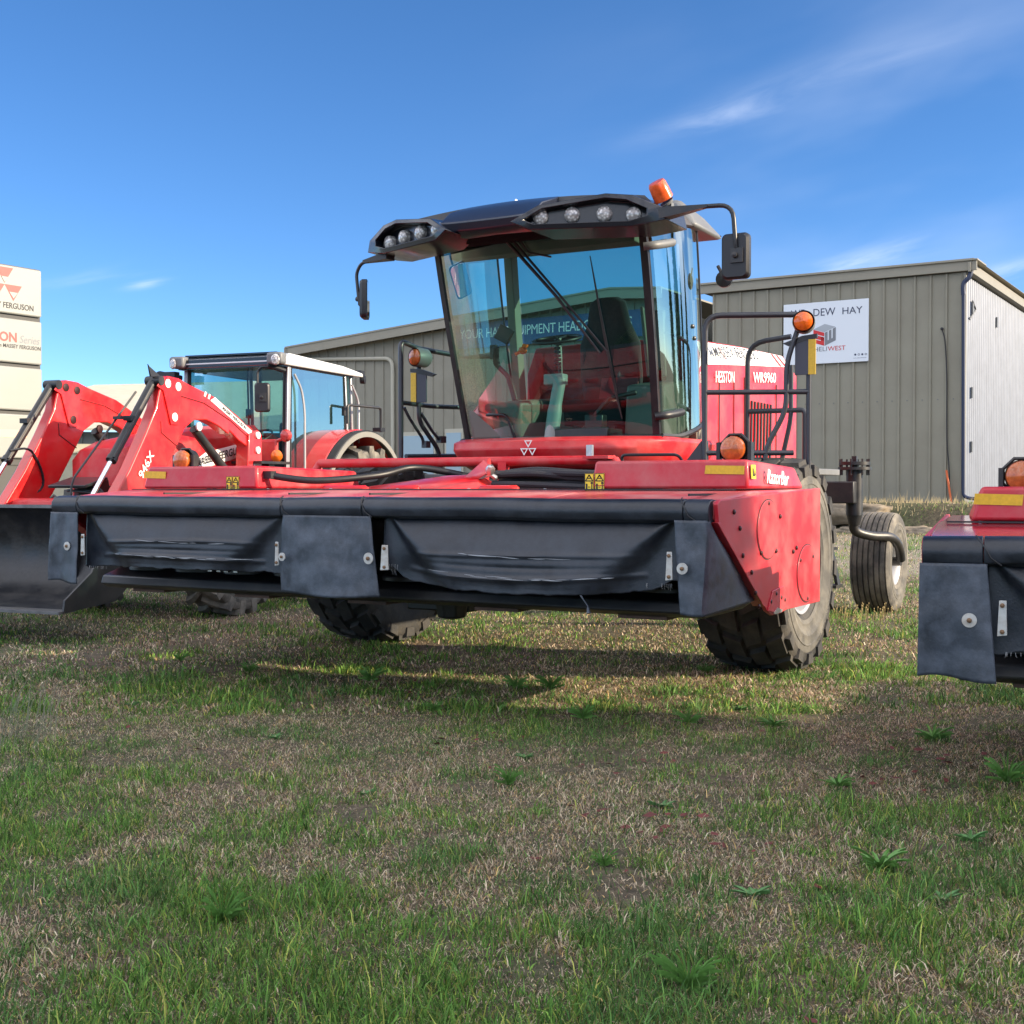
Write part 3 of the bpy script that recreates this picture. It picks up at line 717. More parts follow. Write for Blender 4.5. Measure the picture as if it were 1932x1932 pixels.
sidelamp(2.06, fy(2.06)-.03, 2.60, 1, AMBER); sidelamp(LX+.04, 2.99, 2.50, -1, AMBERD)
# ================================================================ CAB
def front_y(u, v):      # u -1..1 across, v 0 bottom .. 1 top : leans forward at the top
    return 3.08-.42*v-.11*(1-u*u)
ZB0, ZT0 = 1.76, 3.33
def halfw(v): return .88+.05*math.sin(v*PI*.5)
def wfn(a, b):
    u = a*2-1; v = b
    return (u*halfw(v), front_y(u, v), ZB0+(ZT0-ZB0)*v)
M().grid(wfn, 24, 18).build('windscreen', GLW, wr)
def side_pt(s, t, v):   # t 0 front .. 1 rear
    zb = ZB0+.02+.14*max(0, t-.25)/.75
    z = zb+(3.37+.13*t-zb)*v
    yf = front_y(1, v)+.02; yr = 4.02-.30*v
    bul = .085*math.sin(PI*(t*.9+.05))
    return (s*(halfw(v)+.012+bul), yf+(yr-yf)*t, z)
for s in (1, -1):
    sg = M().grid(lambda a, b: side_pt(s, .035+a*.965, b), 18, 18).build('door' if s == 1 else 'side_window', GLS if s == 1 else GLL, wr)
    k = M(); k.tube([side_pt(s, 1.0, v/10) for v in range(11)], .010, 6); k.tube([side_pt(s, t/10, 0) for t in range(11)], .022, 6)
    k.build('glass_seal', BLK, sg)
    if s == 1:
        for v, mm in ((.90, GPL), (.10, BPLM)):
            p = Vector(side_pt(1, .02, v)); q = Vector(side_pt(1, .26, v+.02))
            kk = M(); kk.tube(smoothpath([p+Vector((-.04, -.06, -.01)), p+Vector((.03, -.015, 0)), (p+q)/2+Vector((.04, 0, 0)), q+Vector((.03, 0, 0))]), .032, 10); kk.build('hinge', mm, sg)
        kk = M()
        for t, v in ((.62, .52), (.66, .46), (.22, .97), (.3, .93)): 
            p = Vector(side_pt(1, t, v)); kk.lathe([(.018, 0), (.018, .012), (.008, .018), (0, .018)], p, (1, -.2, 0), 12)
        kk.tube(smoothpath([Vector(side_pt(1, .15, .50))+Vector((-.02, 0, 0)), Vector(side_pt(1, .35, .48))+Vector((-.02, 0, 0)), Vector(side_pt(1, .64, .46))+Vector((-.02, 0, 0))]), .012, 8)
        kk.tube([Vector(side_pt(1, .67, .45-.4*i/8))+Vector((-.02-.02*math.sin(i*.4), 0, 0)) for i in range(9)], .007, 6)
        kk.build('door_fitting', BLK, sg)
# front pillars
for s in (1, -1):
    k = M(); r = .030 if s == 1 else .014
    k.loft([[(s*(halfw(v)-.035), front_y(1, v)-.022, ZB0+(ZT0-ZB0)*v), (s*(halfw(v)+.018), front_y(1, v)-.005, ZB0+(ZT0-ZB0)*v), (s*(halfw(v)+.012), front_y(1, v)+.055, ZB0+(ZT0-ZB0)*v), (s*(halfw(v)-.05), front_y(1, v)+.03, ZB0+(ZT0-ZB0)*v)] for v in [i/12-.02 for i in range(14)]])
    k.build('front_pillar', BLK, wr)
k = M(); k.tube([(u/10*.93, front_y(u/10, 0)-.006, ZB0-.0) for u in range(-10, 11)], .030, 8); k.build('glass_seal', BLK, wr)
k = M()
for s in (1, -1):
    k.hexa([(s*.80, 3.98, 1.5), (s*.88, 3.98, 1.5), (s*.88, 4.10, 1.5), (s*.80, 4.10, 1.5), (s*.80, 3.70, 3.5), (s*.88, 3.70, 3.5), (s*.88, 3.82, 3.5), (s*.80, 3.82, 3.5)])
    k.hexa([(s*.27-.05, 4.08, 2.0), (s*.27+.05, 4.08, 2.0), (s*.27+.05, 4.14, 2.0), (s*.27-.05, 4.14, 2.0), (s*.27-.05, 3.82, 3.2), (s*.27+.05, 3.82, 3.2), (s*.27+.05, 3.88, 3.2), (s*.27-.05, 3.88, 3.2)]) if s == 5 else None
k.box((0, 3.78, 3.49), (1.7, .12, .06)); k.box((0, 2.80, 3.30), (1.66, .16, .08)); k.hexa([(-.86, 2.75, 3.34), (.86, 2.75, 3.34), (.86, 3.82, 3.505), (-.86, 3.82, 3.505), (-.86, 2.75, 3.355), (.86, 2.75, 3.355), (.86, 3.82, 3.52), (-.86, 3.82, 3.52)])
k.build('cab_frame', BEI, wr, bev=.01)
M().add([(-.80, 4.10, 2.0), (.80, 4.10, 2.0), (.82, 3.84, 3.48), (-.82, 3.84, 3.48)], [(0, 1, 2, 3)]).build('rear_window', GLT, wr)
k = M(); k.box((0, 4.12, 1.86), (1.72, .06, .50)); k.build('rear_panel', BEI2, wr)
k = M(); k.box((0, 3.45, 1.70), (1.66, 1.3, .06)); k.box((0, 3.55, 1.6), (1.6, 1.1, .16)); k.build('cab_floor', BPLM, wr)
# interior
k = M(); k.hexa([(-.16, 3.50, 1.9), (.40, 3.50, 1.9), (.40, 3.95, 1.9), (-.16, 3.95, 1.9), (-.14, 3.42, 2.12), (.38, 3.42, 2.12), (.38, 3.98, 2.12), (-.14, 3.98, 2.12)])
def ring(z, w, y0, y1): return [(.12+w*c, (y0+y1)/2+(y1-y0)/2*s_, z) for c, s_ in [(math.cos(a*PI/8), math.sin(a*PI/8)) for a in range(16)]]
k.loft([ring(2.08, .27, 3.80, 3.98), ring(2.35, .30, 3.78, 3.94), ring(2.62, .29, 3.76, 3.90), ring(2.80, .21, 3.75, 3.86), ring(2.98, .17, 3.73, 3.84), ring(3.02, .10, 3.75, 3.82)])
k.box((.12, 3.7, 1.8), (.4, .4, .25)); k.build('seat', SEATM, wr, bev=.03)
k = M(); k.tube(smoothpath([(-.02, 2.98, 1.76), (0.0, 3.02, 2.05), (.03, 3.05, 2.28)]), [.06]*6+[.052]*6+[.046], 14); k.box((-.02, 3.06, 2.26), (.18, .10, .09)); k.build('steering_column', mat('column_grey', (.24, .27, .26), .5), wr, bev=.01)
k = M(); k.tube(smoothpath([(.03, 3.05, 2.30), (.0, 3.1, 2.45), (-.02, 3.12, 2.6)]), .02, 8)
k.tube([(.02+.028*math.cos(a*.9), 3.02+.028*math.sin(a*.9), 2.34+a*.0045) for a in range(60)], .005, 5); 
ra = [(-.05+.20*math.cos(a*PI/14), 3.14+.19*math.sin(a*PI/14), 2.60+.05*math.sin(a*PI/14)) for a in range(28)]
k.tube(ra, .014, 8, closed=True); k.tube([ra[0], ra[14]], .012, 6); k.tube([ra[7], (-.05, 3.14, 2.6)], .012, 6); k.build('steering_wheel', BPLM, wr)
k = M(); k.lathe([(0, -.03), (.03, -.02), (.04, 0), (.03, .025), (0, .035)], (-.27, 2.95, 2.50), (0, 0, 1), 10); k.tube([(-.27, 2.95, 2.50), (-.24, 2.92, 2.54), (-.21, 2.92, 2.53)], .018, 6); k.tube([(-.30, 2.95, 2.49), (-.33, 2.93, 2.47)], .015, 6)
k.build('hanging_toy', ORG, wr)
k = M()
k.hexa([(-.80, 3.0, 1.75), (-.34, 3.0, 1.75), (-.34, 3.6, 1.75), (-.80, 3.6, 1.75), (-.84, 2.98, 2.06), (-.30, 2.96, 2.10), (-.30, 3.7, 2.16), (-.84, 3.7, 2.12)])
k.build('side_console', BEI2, wr, bev=.05)
k = M(); k.tube(roundpath([(-.62, 2.955, 1.98), (-.42, 2.95, 1.98), (-.36, 2.98, 1.78)], .06), .014, 8); k.tube(smoothpath([(-.42, 3.1, 2.1), (-.50, 3.12, 2.3), (-.60, 3.1, 2.42), (-.58, 3.05, 2.56)]), [.028]*6+[.022]*6+[.03]*7, 8)
k.box((-.50, 3.05, 2.66), (.13, .05, .13), ry=.5, rz=.2); k.box((-.62, 3.08, 2.52), (.06, .04, .12)); k.build('monitor_arm', BPLM, wr, bev=.006)
k = M(); k.hexa([(.46, 3.35, 1.78), (.82, 3.35, 1.78), (.82, 4.0, 1.78), (.46, 4.0, 1.78), (.46, 3.40, 2.22), (.80, 3.40, 2.22), (.80, 4.0, 2.30), (.46, 4.0, 2.30)])
k.build('armrest_console', BEI2, wr, bev=.03)
k = M(); k.box((.60, 3.75, 2.62), (.16, .12, .5)); k.box((.72, 3.78, 2.52), (.08, .1, .6)); k.tube([(.56, 3.66, 2.3), (.50, 3.64, 2.9)], .018); k.tube([(.70, 3.66, 2.3), (.68, 3.64, 2.85)], .018); k.build('rear_control_panel', BEI2, wr, bev=.02)
k = M(); k.box((.25, 3.1, 1.80), (.5, .3, .10)); k.box((.35, 3.05, 1.9), (.16, .1, .12)); k.tube([(.15, 3.15, 1.8), (.4, 3.2, 2.1), (.6, 3.3, 2.15)], .02); k.build('pedal_box', BLK, wr, bev=.01)
k = M(); k.box((.30, 3.62, 2.2), (.34, .03, .22), rx=-.3); k.build('seat_cushion_trim', mat('maroon_cloth', (.16, .03, .04), .8), wr)
# wiper: two long arms and a blade
k = M()
def gp(u, v, off=.02):
    return Vector((u*halfw(v), front_y(u, v)-off, ZB0+(ZT0-ZB0)*v))
P0 = gp(-.20, 1.0, .04); P1 = gp(-.14, 1.0, .04); E = gp(.62, .43, .035)
k.tube([P0, (P0+E)/2+Vector((0, -.012, 0)), E+Vector((-.06, 0, -.01))], [.014, .013, .008], 8); k.tube([P1, (P1+E)/2+Vector((0, -.012, .01)), E], [.011, .010, .008], 8)
k.build('wiper_arm', BLK, wr)
k = M(); k.tube([gp(.545, .89), gp(.585, .62), gp(.62, .43), gp(.67, .2), gp(.70, .10)], [.004, .010, .013, .010, .004], 6); k.tube([P0+Vector((.1, 0, .02)), gp(.0, .93, .02), gp(.2, .90, .02)], .008, 6); k.build('wiper_blade', BLK, wr)
# ---------------------------------------------------------------- roof
roof = M()
def hwr(y):  # half width of shell
    return 1.20 if y < 2.35 else 1.03 if y < 3 else 1.0
def top(x, y):
    t = max(0, min(1, (y-1.75)/2.5)); c = math.cos(min(1, abs(x)/hwr(y))*PI/2)
    return 3.39+.33*math.sin(PI*.5*min(1, t*1.25+.05))*(.45+.55*c**.6)+.02*c-(.10*(t-.8)/.2 if t > .8 else 0)
Ys = [2.28, 2.6, 3.0, 3.4, 3.8, 4.1, 4.22]
rings = []
for y in Ys:
    n = 24; w = hwr(y); up = []
    for i in range(n+1):
        x = -w+2*w*i/n; f = 1-max(0, (y-3.9)/.4)*.12
        zb_ = 3.365+.17*max(0, min(1, (y-2.7)/1.1)); up.append((x, y, zb_+max(.02, (top(x, y)-zb_)*f)*(1 if 0 < i < n else .3)))
    lo = [(w*.98, y, zb_), (w*.72, y, zb_-.002), (0, y, zb_-.004), (-w*.72, y, zb_-.002), (-w*.98, y, zb_)]
    rings.append(up+lo)
roof.loft(rings)
ro = roof.build('roof', mat('dusty_roof_plastic', (.060, .056, .058), .5, var=.2, dirt=(.16, .15, .14), dscale=2, damt=.4), wr)
# centre visor between the light pods
k = M(); R3 = []
for x in [i/6*.40 for i in range(-6, 7)]:
    e = (abs(x)/.40)**3*.03
    R3.append([(x, 1.93-e, 3.30), (x, 1.90-e, 3.36), (x, 2.02, 3.47), (x, 2.30, top(x, 2.3)+.003), (x, 2.45, 3.36), (x, 2.45, 3.30), (x, 2.02, 3.27)])
k.loft(R3); k.build('visor_centre', mat('glossy_navy_plastic', (.014, .018, .034), .28, coat=.4), ro, bev=.008)
# light pods, swept back toward the corners
for s in (1, -1):
    def pp(t, d, z): # t 0 inner .. 1 outer, d back
        return (s*(.30+.97*t), 1.77+.42*t+.0*t*t+d, z)
    O = [(-.03, 3.285), (.16, 3.40), (.62, 3.475), (.80, 3.46), (1.0, 3.37), (1.03, 3.28), (.80, 3.235), (.10, 3.225)]
    I = [(.06, 3.295), (.20, 3.375), (.62, 3.44), (.76, 3.425), (.90, 3.36), (.90, 3.31), (.78, 3.275), (.14, 3.265)]
    n = len(O)
    vs = [pp(t, .0, z) for t, z in O]+[pp(t, -.012, z) for t, z in I]+[pp(t, .10, z) for t, z in I]+[pp(t, .42, z+(.0 if i in (0, 5, 6, 7) else .04)) for i, (t, z) in enumerate(O)]
    fs = [(i, (i+1) % n, n+(i+1) % n, n+i) for i in range(n)]+[(n+i, n+(i+1) % n, 2*n+(i+1) % n, 2*n+i) for i in range(n)]+[tuple(range(2*n, 3*n))]+[(3*n+i, 3*n+(i+1) % n, (i+1) % n, i) for i in range(n)]+[tuple(range(4*n-1, 3*n-1, -1))]
    k = M(); k.add(vs, fs); pod = k.build('light_pod', BPL, ro, bev=.006)
    for t in (.155, .37, .59, .79):
        z = 3.312+.030*math.sin(t*PI); c = Vector(pp(t, .055, z)); ax = Vector((-s*-.40, -1, -.06)) if False else Vector((s*-.0+s*.35, -1, -.08))
        k = M(); k.lathe([(.0, .016), (.03, .013), (.050, .004), (.056, -.006), (.058, -.05), (0, -.05)], c, ax, 22); k.build('work_lamp', LAMPG, pod)
k = M()
for i in range(-4, 5): k.lathe([(.010, 0), (.010, .008), (0, .012)], (i*.27, 2.34+abs(i)*.03, top(i*.27, 2.36)-.002), (0, 0, 1), 8)
k.build('bolt', STEEL, ro)
k = M(); k.loft([[(x, 2.0+abs(x)*.2, 3.30), (x, 2.62, 3.34), (x, 2.62, 3.325), (x, 2.1+abs(x)*.2, 3.25)] for x in [i/5*1.05 for i in range(-5, 6)]]); k.build('roof_underside', mat('dull_black', (.008, .008, .009), .9, spec=.1), ro)
# rear roof box, rear lamp
k = M(); k.hexa([(.5, 3.5, 3.50), (1.04, 3.5, 3.50), (1.04, 4.2, 3.50), (.5, 4.2, 3.50), (.5, 3.55, 3.78), (.86, 3.6, 3.76), (.84, 4.15, 3.72), (.5, 4.15, 3.74)]); k.build('rear_shell', GPL, ro, bev=.05)
k = M(); k.lathe([(0, -.06), (.05, -.05), (.07, 0), (.07, .04), (0, .06)], (1.12, 3.95, 3.12), (.2, -1, 0), 18); k.tube([(1.12, 3.95, 3.13), (1.06, 3.95, 3.24)], .015, 6); k.build('work_lamp', BPLM, ro)
# beacon
k = M(); k.lathe([(.066, -.005), (.072, .0), (.070, .06), (.067, .115), (.058, .135), (0, .14)], (1.225, 2.34, 3.46), (-.25, -.55, .85), 24); bc = k.build('beacon', mat('beacon_orange', (.72, .10, .02), .2, coat=.6, var=.25, vscale=30), ro)
k = M(); k.box((1.27, 2.36, 3.38), (.03, .05, .10)); k.lathe([(.05, -.02), (.06, 0), (.0, 0)], (1.24, 2.34, 3.435), (-.35, -.55, .75), 18); k.build('beacon_bracket', GPL, ro)
# mirrors
k = M(); k.hexa([(1.20, 2.18, 3.28), (1.62, 2.16, 3.325), (1.62, 2.20, 3.325), (1.20, 2.30, 3.28), (1.20, 2.18, 3.37), (1.62, 2.16, 3.345), (1.62, 2.20, 3.345), (1.20, 2.30, 3.37)]); k.tube(roundpath([(1.58, 2.18, 3.335), (1.80, 2.18, 3.325), (1.82, 2.18, 3.06), (1.83, 2.20, 2.98)], .12), .016, 10)
ma = k.build('mirror_arm', BLK, wr)
def mirror(cx, cy, cz, w, h, rz, par):
    k = M(); R = Matrix.Rotation(rz, 3, 'Z')
    def q(x, y, z): v = R @ Vector((x, y, 0)); return (cx+v.x, cy+v.y, cz+z)
    def rr(sx, sz, y, r=.035):
        out = []
        for (ax, az, a0) in ((1, 1, 0), (-1, 1, 90), (-1, -1, 180), (1, -1, 270)):
            for j in range(5):
                a = math.radians(a0+j*22.5); out.append(q(ax*(sx-r)+r*math.cos(a), y, az*(sz-r)+r*math.sin(a)))
        return out
    k.loft([rr(w*.42, h*.46, -.030), rr(w/2, h/2, -.010), rr(w/2, h/2, .028), rr(w/2-.01, h/2-.01, .032)]); mo = k.build('mirror', BPLM, par)
    k = M(); k.loft([rr(w/2-.012, h/2-.012, .0325), rr(w/2-.013, h/2-.013, .034)]); k.build('mirror_glass', MIRR, par)
    k = M(); k.box(q(.02, -.035, .0), (.09, .02, .10), rz=rz); k.lathe([(.02, 0), (.02, .03), (0, .035)], q(.01, -.04, .0), (0, -1, 0), 10); k.build('mirror_bracket', BLK, par)
mirror(1.81, 2.22, 2.975, .20, .315, -.02, ma)
k = M(); k.tube(roundpath([(-1.14, 2.22, 3.235), (-1.36, 2.20, 3.20), (-1.41, 2.20, 3.12), (-1.385, 2.2, 2.90), (-1.36, 2.2, 2.88)], .05), .014, 8); k.hexa([(-1.10, 2.18, 3.21), (-1.34, 2.19, 3.195), (-1.34, 2.22, 3.195), (-1.10, 2.3, 3.21), (-1.10, 2.18, 3.27), (-1.34, 2.19, 3.22), (-1.34, 2.22, 3.22), (-1.10, 2.3, 3.27)])
mb = k.build('mirror_arm', BLK, wr); mirror(-1.33, 2.2, 2.90, .215, .31, -1.05, mb)
# ================================================================ second machine: a copy whose header sits lower
def kids(o): return [c for c in bpy.data.objects if c.parent == o]
def copy_tree(o, parent=None):
    c = o.copy(); COL.objects.link(c); c.parent = parent
    for ch in kids(o): copy_tree(ch, c)
    return c
W3 = Frame(*W1.wor(10.6, -1.9), 29)  # unseen windrower added here as a shadow caster
wr2 = copy_tree(wr)
wr2.location = (W3.o[0], W3.o[1], 0); wr2.rotation_euler = (0, 0, -W3.th)
wr2['label'] = 'unseen red windrower added further right in the row to cast shade'
LOWER = ('header', 'end_box', 'end_panel', 'rubber_roll', 'roll_seam', 'curtain', 'rubber_flap', 'cutterbar', 'skid_shoe', 'crop_shield', 'knife_bolt', 'centre_cover', 'marker_lamp')
hd = thing('mowing_header', 'red mowing header with scuffed blue black rubber flap, cut off by the right edge', 'mowing header', fr=W2)
for c in kids(wr):
    if c.name.split('.')[0] in LOWER:
        q = copy_tree(c, hd); q.location.z -= .15
        if c.name.split('.')[0] == 'header':
            q.data = q.data.copy(); q.data.materials[0] = mat('clean_red_deck', (.50, .012, .03), .16, coat=.8, var=.05, dirt=(.4, .2, .2), dscale=2, damt=.15)
k = M()
for s_ in (-1.4, 1.4): k.box((s_, 1.2, .25), (.08, .08, .55)); k.box((s_, 1.2, .02), (.25, .25, .03)); k.box((s_, .5, .25), (.08, .08, .55))
k.build('parking_stand', BLK, hd)
# ================================================================ TRACTOR with front loader
tr = thing('tractor', 'red tractor with silver cab and loader arms holding a black bucket, left of the windrower', 'tractor', fr=TR)
TX, TY = TR.X_, TR.Y_
def arm_poly(off):    # (y,z) outline of the loader arm, front is -y
    up = [(-.92, 2.44), (-.80, 2.52), (-.62, 2.51), (-.45, 2.46), (.0, 2.36), (.45, 2.17), (.80, 1.96), (.84, 1.90)]
    lo = [(.82, 1.76), (.45, 1.90), (.28, 2.00), (.26, 1.96), (.05, 2.05), (-.15, 2.10), (-.36, 2.09), (-.53, 1.99), (-.72, 1.72), (-1.02, 1.30), (-1.30, 1.04), (-1.62, .90), (-1.80, .86), (-1.86, .94), (-1.70, 1.20), (-1.42, 1.54), (-1.16, 1.92), (-1.0, 2.18)]
    return up+lo
ARMX = .66
cyls = []
for s in (1, -1):
    x = s*ARMX
    k = M(); k.prism(arm_poly(0), 'x', x-.075, x+.055); arm = k.build('loader_arm', REDT, tr, bev=.012)
    k = M()
    for pts in ([(-.62, 2.33), (-.2, 2.28), (.3, 2.11), (.80, 1.86)], [(-.93, 2.05), (-.92, 1.93), (-.66, 1.80)], [(-1.0, 1.28), (-1.55, 1.0)]):
        for xx in (x+.0565, x-.0765): k.tube([(xx, *p) for p in pts], .006, 5)
    k.build('seam', mat('dark_red_seam', (.12, .01, .01), .6), arm)
    for (y, z) in ((-.83, 2.44), (-.66, 2.42), (-.72, 2.10), (-.30, 2.02)):
        k = M(); k.lathe([(.045, -.0), (.045, .02), (.02, .025), (0, .025)], (x+.056, y, z), (1, 0, 0), 16); k.build('pin_cap', WHI if s == 1 else mat('dark_bolt', (.05, .02, .02)), arm)
    # bell-crank plate
    k = M(); k.prism([(-.92, 2.50), (-.66, 2.50), (-.60, 2.38), (-.66, 2.02), (-.78, 2.02), (-.90, 2.36), (-1.0, 2.40)], 'x', x+.057, x+.07); k.build('link_plate', REDT, arm, bev=.005)
    # rear post
    k = M(); k.prism([(.72, 1.98), (.90, 2.03), (.98, 1.98), (.98, 1.2), (.80, 1.0), (.66, 1.2), (.70, 1.7)], 'x', x-.09, x+.08); post = k.build('loader_post', REDT, tr, bev=.01)
    k = M()
    for z in (1.97, 1.80): k.lathe([(.04, 0), (.04, .02), (0, .025)], (x+.08, .88, z), (1, 0, 0), 16)
    k.box((x+.083, .86, 1.58), (.006, .09, .17)); k.box((x+.083, .80, 1.36), (.006, .16, .14)); k.build('white_decal', WHI, post)
    # lift cylinder
    a, b = Vector((x, -.30, 2.0)), Vector((x, .42, 1.44)); mid = a+(b-a)*.78
    k = M(); k.tube([a, mid], .050, 14); k.tube([mid-(b-a)*.03, mid], .056, 14); k.build('lift_cylinder', BLK, arm); M().tube([mid, b+(b-a)*.12], .022, 10).build('cylinder_rod', CHROME, arm)
    # tilt cylinder in front of the arm
    a, b = Vector((x-.02, -.94, 2.46)), Vector((x-.02, -2.02, 1.10)); mid = a+(b-a)*.60
    k = M(); k.tube([a, mid], .046, 14); k.tube([mid-(b-a)*.02, mid+(b-a)*.01], .054, 14); k.tube([a+Vector((-.08, 0, 0)), a+Vector((.1, 0, 0))], .05, 12); k.tube([a+(b-a)*.05+Vector((.05, -.03, .02)), mid+Vector((.05, -.03, .02))], .012, 6); k.box((x-.02, -1.32, 2.06), (.1, .07, .05)); k.build('tilt_cylinder', BLK, arm)
    k = M(); k.tube([mid, b], .024, 12); k.build('cylinder_rod', CHROME, arm)
    if s < 0: k = M(); k.tube(smoothpath([mid+Vector((.06, -.02, .1)), mid+Vector((.09, .25, .1)), mid+Vector((.08, .42, -.25)), Vector((x, -1.5, 1.2))]), .013, 6); k.build('hydraulic_hose', BPLM, arm)
text('lettering', '946X', (ARMX+.058, -1.23, 1.45), (0, .60, .80), (0, -.80, .60), .31, .09, WHI, [c for c in bpy.data.objects if c.parent == tr and c.name == 'loader_arm'][0], bold=.01, depth=.008)
la = [c for c in bpy.data.objects if c.parent == tr and c.name == 'loader_arm'][0]
k = M()
k.add([(ARMX+.058, -.08, 2.315), (ARMX+.058, .68, 1.965), (ARMX+.058, .71, 2.015), (ARMX+.058, .0, 2.355)], [(0, 1, 2, 3)])
for y in (-.13, -.20): k.add([(ARMX+.058, y, 2.335+(-.13-y)*.3), (ARMX+.058, y+.03, 2.325+(-.13-y)*.3), (ARMX+.058, y+.055, 2.375+(-.13-y)*.3), (ARMX+.058, y+.025, 2.385+(-.13-y)*.3)], [(0, 1, 2, 3)])
k.build('white_stripe', WHI, la)
text('lettering', 'MASSEY FERGUSON', (ARMX+.061, .13, 2.232), (0, .89, -.41), (0, .41, .89), .50, .04, BLKI, la, bold=.02, depth=.002)
k = M(); k.prism([(-1.52, 1.02), (-1.42, .98), (-1.36, 1.08), (-1.46, 1.12)], 'x', ARMX+.056, ARMX+.06); k.build('white_decal', WHI, la)
k = M(); k.tube([(-.62, -1.42, 1.18), (.62, -1.42, 1.18)], .085, 16); k.build('cross_tube', RED, tr)
k = M(); k.tube([(-.9, -2.02, 1.10), (.9, -2.02, 1.10)], .03, 10)
for s in (-1, 1): 
    k.prism([(-2.16, 1.2), (-2.02, 1.2), (-1.78, .95), (-1.78, .55), (-1.9, .40), (-2.05, .42), (-2.1, .9)], 'x', s*.62-.03, s*.62+.09); k.prism([(-2.08, 1.16), (-1.96, 1.16), (-1.68, .9), (-1.78, .84)], 'x', s*.66+.1, s*.66+.13)
k.build('bucket_carrier', BLK, tr, bev=.008)
k = M()
for s in (-1, 1): k.lathe([(.06, 0), (.06, .02), (.025, .025), (0, .025)], (s*.62+.10, -2.04, 1.12), (1, 0, 0), 16)
k.lathe([(.05, 0), (.05, .03), (0, .04)], (.33, -1.55, 1.15), (.6, -.7, .1), 14); k.build('pin_cap', WHI, tr)
k = M(); k.lathe([(.05, 0), (.05, .03), (0, .04)], (.45, -1.65, 1.20), (.5, -.8, .1), 14); k.build('yellow_cap', YELD, tr)
k = M(); k.box((.22, -1.48, 1.42), (.46, .34, .03), rx=.25); k.box((.30, -1.35, 1.36), (.20, .24, .14), rx=.2)
for i in range(4): k.tube(smoothpath([(.1+i*.04, -1.5, 1.34), (.45, -1.56+i*.03, 1.32+i*.015), (.62, -1.6+i*.02, 1.26)]), .014, 6)
k.build('valve_block', BLK, tr, bev=.01)
# level indicator rod beside the near cylinder
k = M(); k.tube(roundpath([(ARMX-.10, -1.02, 2.34), (ARMX-.10, -1.95, 1.44), (ARMX-.10, -1.98, 1.2)], .08), .011, 6); k.box((ARMX-.07, -1.33, 2.06), (.09, .05, .03)); k.build('level_rod', BLK, tr)
k = M(); k.hexa([(ARMX-.01, -.92, 2.50), (ARMX+.01, -.92, 2.50), (ARMX+.01, -.74, 2.50), (ARMX-.01, -.74, 2.50), (ARMX-.005, -.96, 2.62), (ARMX+.005, -.96, 2.62), (ARMX+.005, -.94, 2.60), (ARMX-.005, -.94, 2.60)]); k.build('hose_guard', BPLM, tr)
# bucket: open toward the front
k = M(); BW = 1.24
bp = [(-2.18, 1.18), (-2.12, 1.20), (-1.98, 1.0), (-1.94, .75), (-2.02, .48), (-2.20, .36), (-2.62, .31), (-2.86, .30)]
inn = [(-2.84, .325), (-2.6, .335), (-2.24, .385), (-2.07, .50), (-1.985, .75), (-2.02, .98), (-2.14, 1.16)]
k.prism(bp+inn, 'x', -BW, BW)
bk = k.build('bucket', mat('worn_black_bucket', (.007, .008, .011), .38, var=.3, vscale=6, dirt=(.05, .045, .04), dscale=4, damt=.6, bump=.2, bscale=30), tr, bev=.004)
k = M()
for s in (-1, 1):
    k.prism([(-2.18, 1.18), (-2.10, 1.18), (-1.95, .98), (-1.93, .75), (-2.0, .47), (-2.2, .34), (-2.86, .29), (-2.84, .40), (-2.50, .62)], 'x', s*BW, s*(BW+.02))
k.build('bucket_side', BLK, bk)
k = M(); k.box((0, -2.80, .30), (2.5, .22, .022), rx=.05); k.box((0, -2.15, 1.195), (2.52, .09, .03)); k.build('cutting_edge', mat('worn_edge', (.16, .16, .165), .45, metal=.5, var=.3, vscale=8), bk)
# hood
k = M()
def hr(y, w, z0, z1, c=.12): return [(-w, y, z0), (-w, y, z1-c), (-w+c*.8, y, z1-.02), (0, y, z1), (w-c*.8, y, z1-.02), (w, y, z1-c), (w, y, z0)]
k.loft([hr(-.98, .28, 1.0, 1.60), hr(-.90, .36, .95, 1.78), hr(-.6, .40, .92, 1.88), (hr(.2, .43, 1.0, 2.02)), hr(1.40, .46, 1.15, 2.14)])
th = k.build('tractor_hood', RED, tr, bev=.01)
k = M()
for s in (1, -1): k.add([(s*.436, -.10, 1.50), (s*.466, 1.3, 1.80), (s*.466, 1.3, 1.95), (s*.445, .3, 1.76), (s*.436, -.05, 1.58)], [(0, 1, 2, 3, 4)])
k.build('white_stripe', WHI, th, solid=.004)
text('lettering', 'MASSEY FERGUSON', (.452, .12, 1.60), (.013, 1, .20), (0, 0, 1), 1.0, .09, BLKI, th, bold=.02, depth=.006)
k = M(); k.box((0, -1.0, 1.18), (.46, .06, .42)); k.box((0, -1.08, .78), (.7, .3, .3)); k.box((0, .3, .82), (.6, 2.4, .4)); k.box((0, 1.7, .9), (.7, 1.8, .6)); k.tube([(-.9, 0, .62), (.9, 0, .62)], .09); k.tube([(-.9, 2.75, .86), (.9, 2.75, .86)], .12); k.build('tractor_chassis', BLK, tr, bev=.01)
k = M(); k.box((.72, 1.12, 1.40), (.22, .34, .30)); k.build('toolbox', mat('toolbox_grey', (.12, .12, .12), .5), tr, bev=.02)
k = M(); k.box((.70, 1.36, 1.2), (.35, .2, .3)); k.box((.72, .98, 1.1), (.26, .3, .3)); k.box((.6, 1.1, 1.66), (.5, .6, .03)); k.build('battery_box', BLK, tr)
# wheels
for s in (1, -1):
    wheel(tr, s*.95, 0, .68, .46, .36, 'lug', s, n=17, depth=.05, m=TYRED)
    wheel(tr, s*1.0, 2.68, .95, .58, .48, 'lug', s, n=19, depth=.055, m=TYRED)
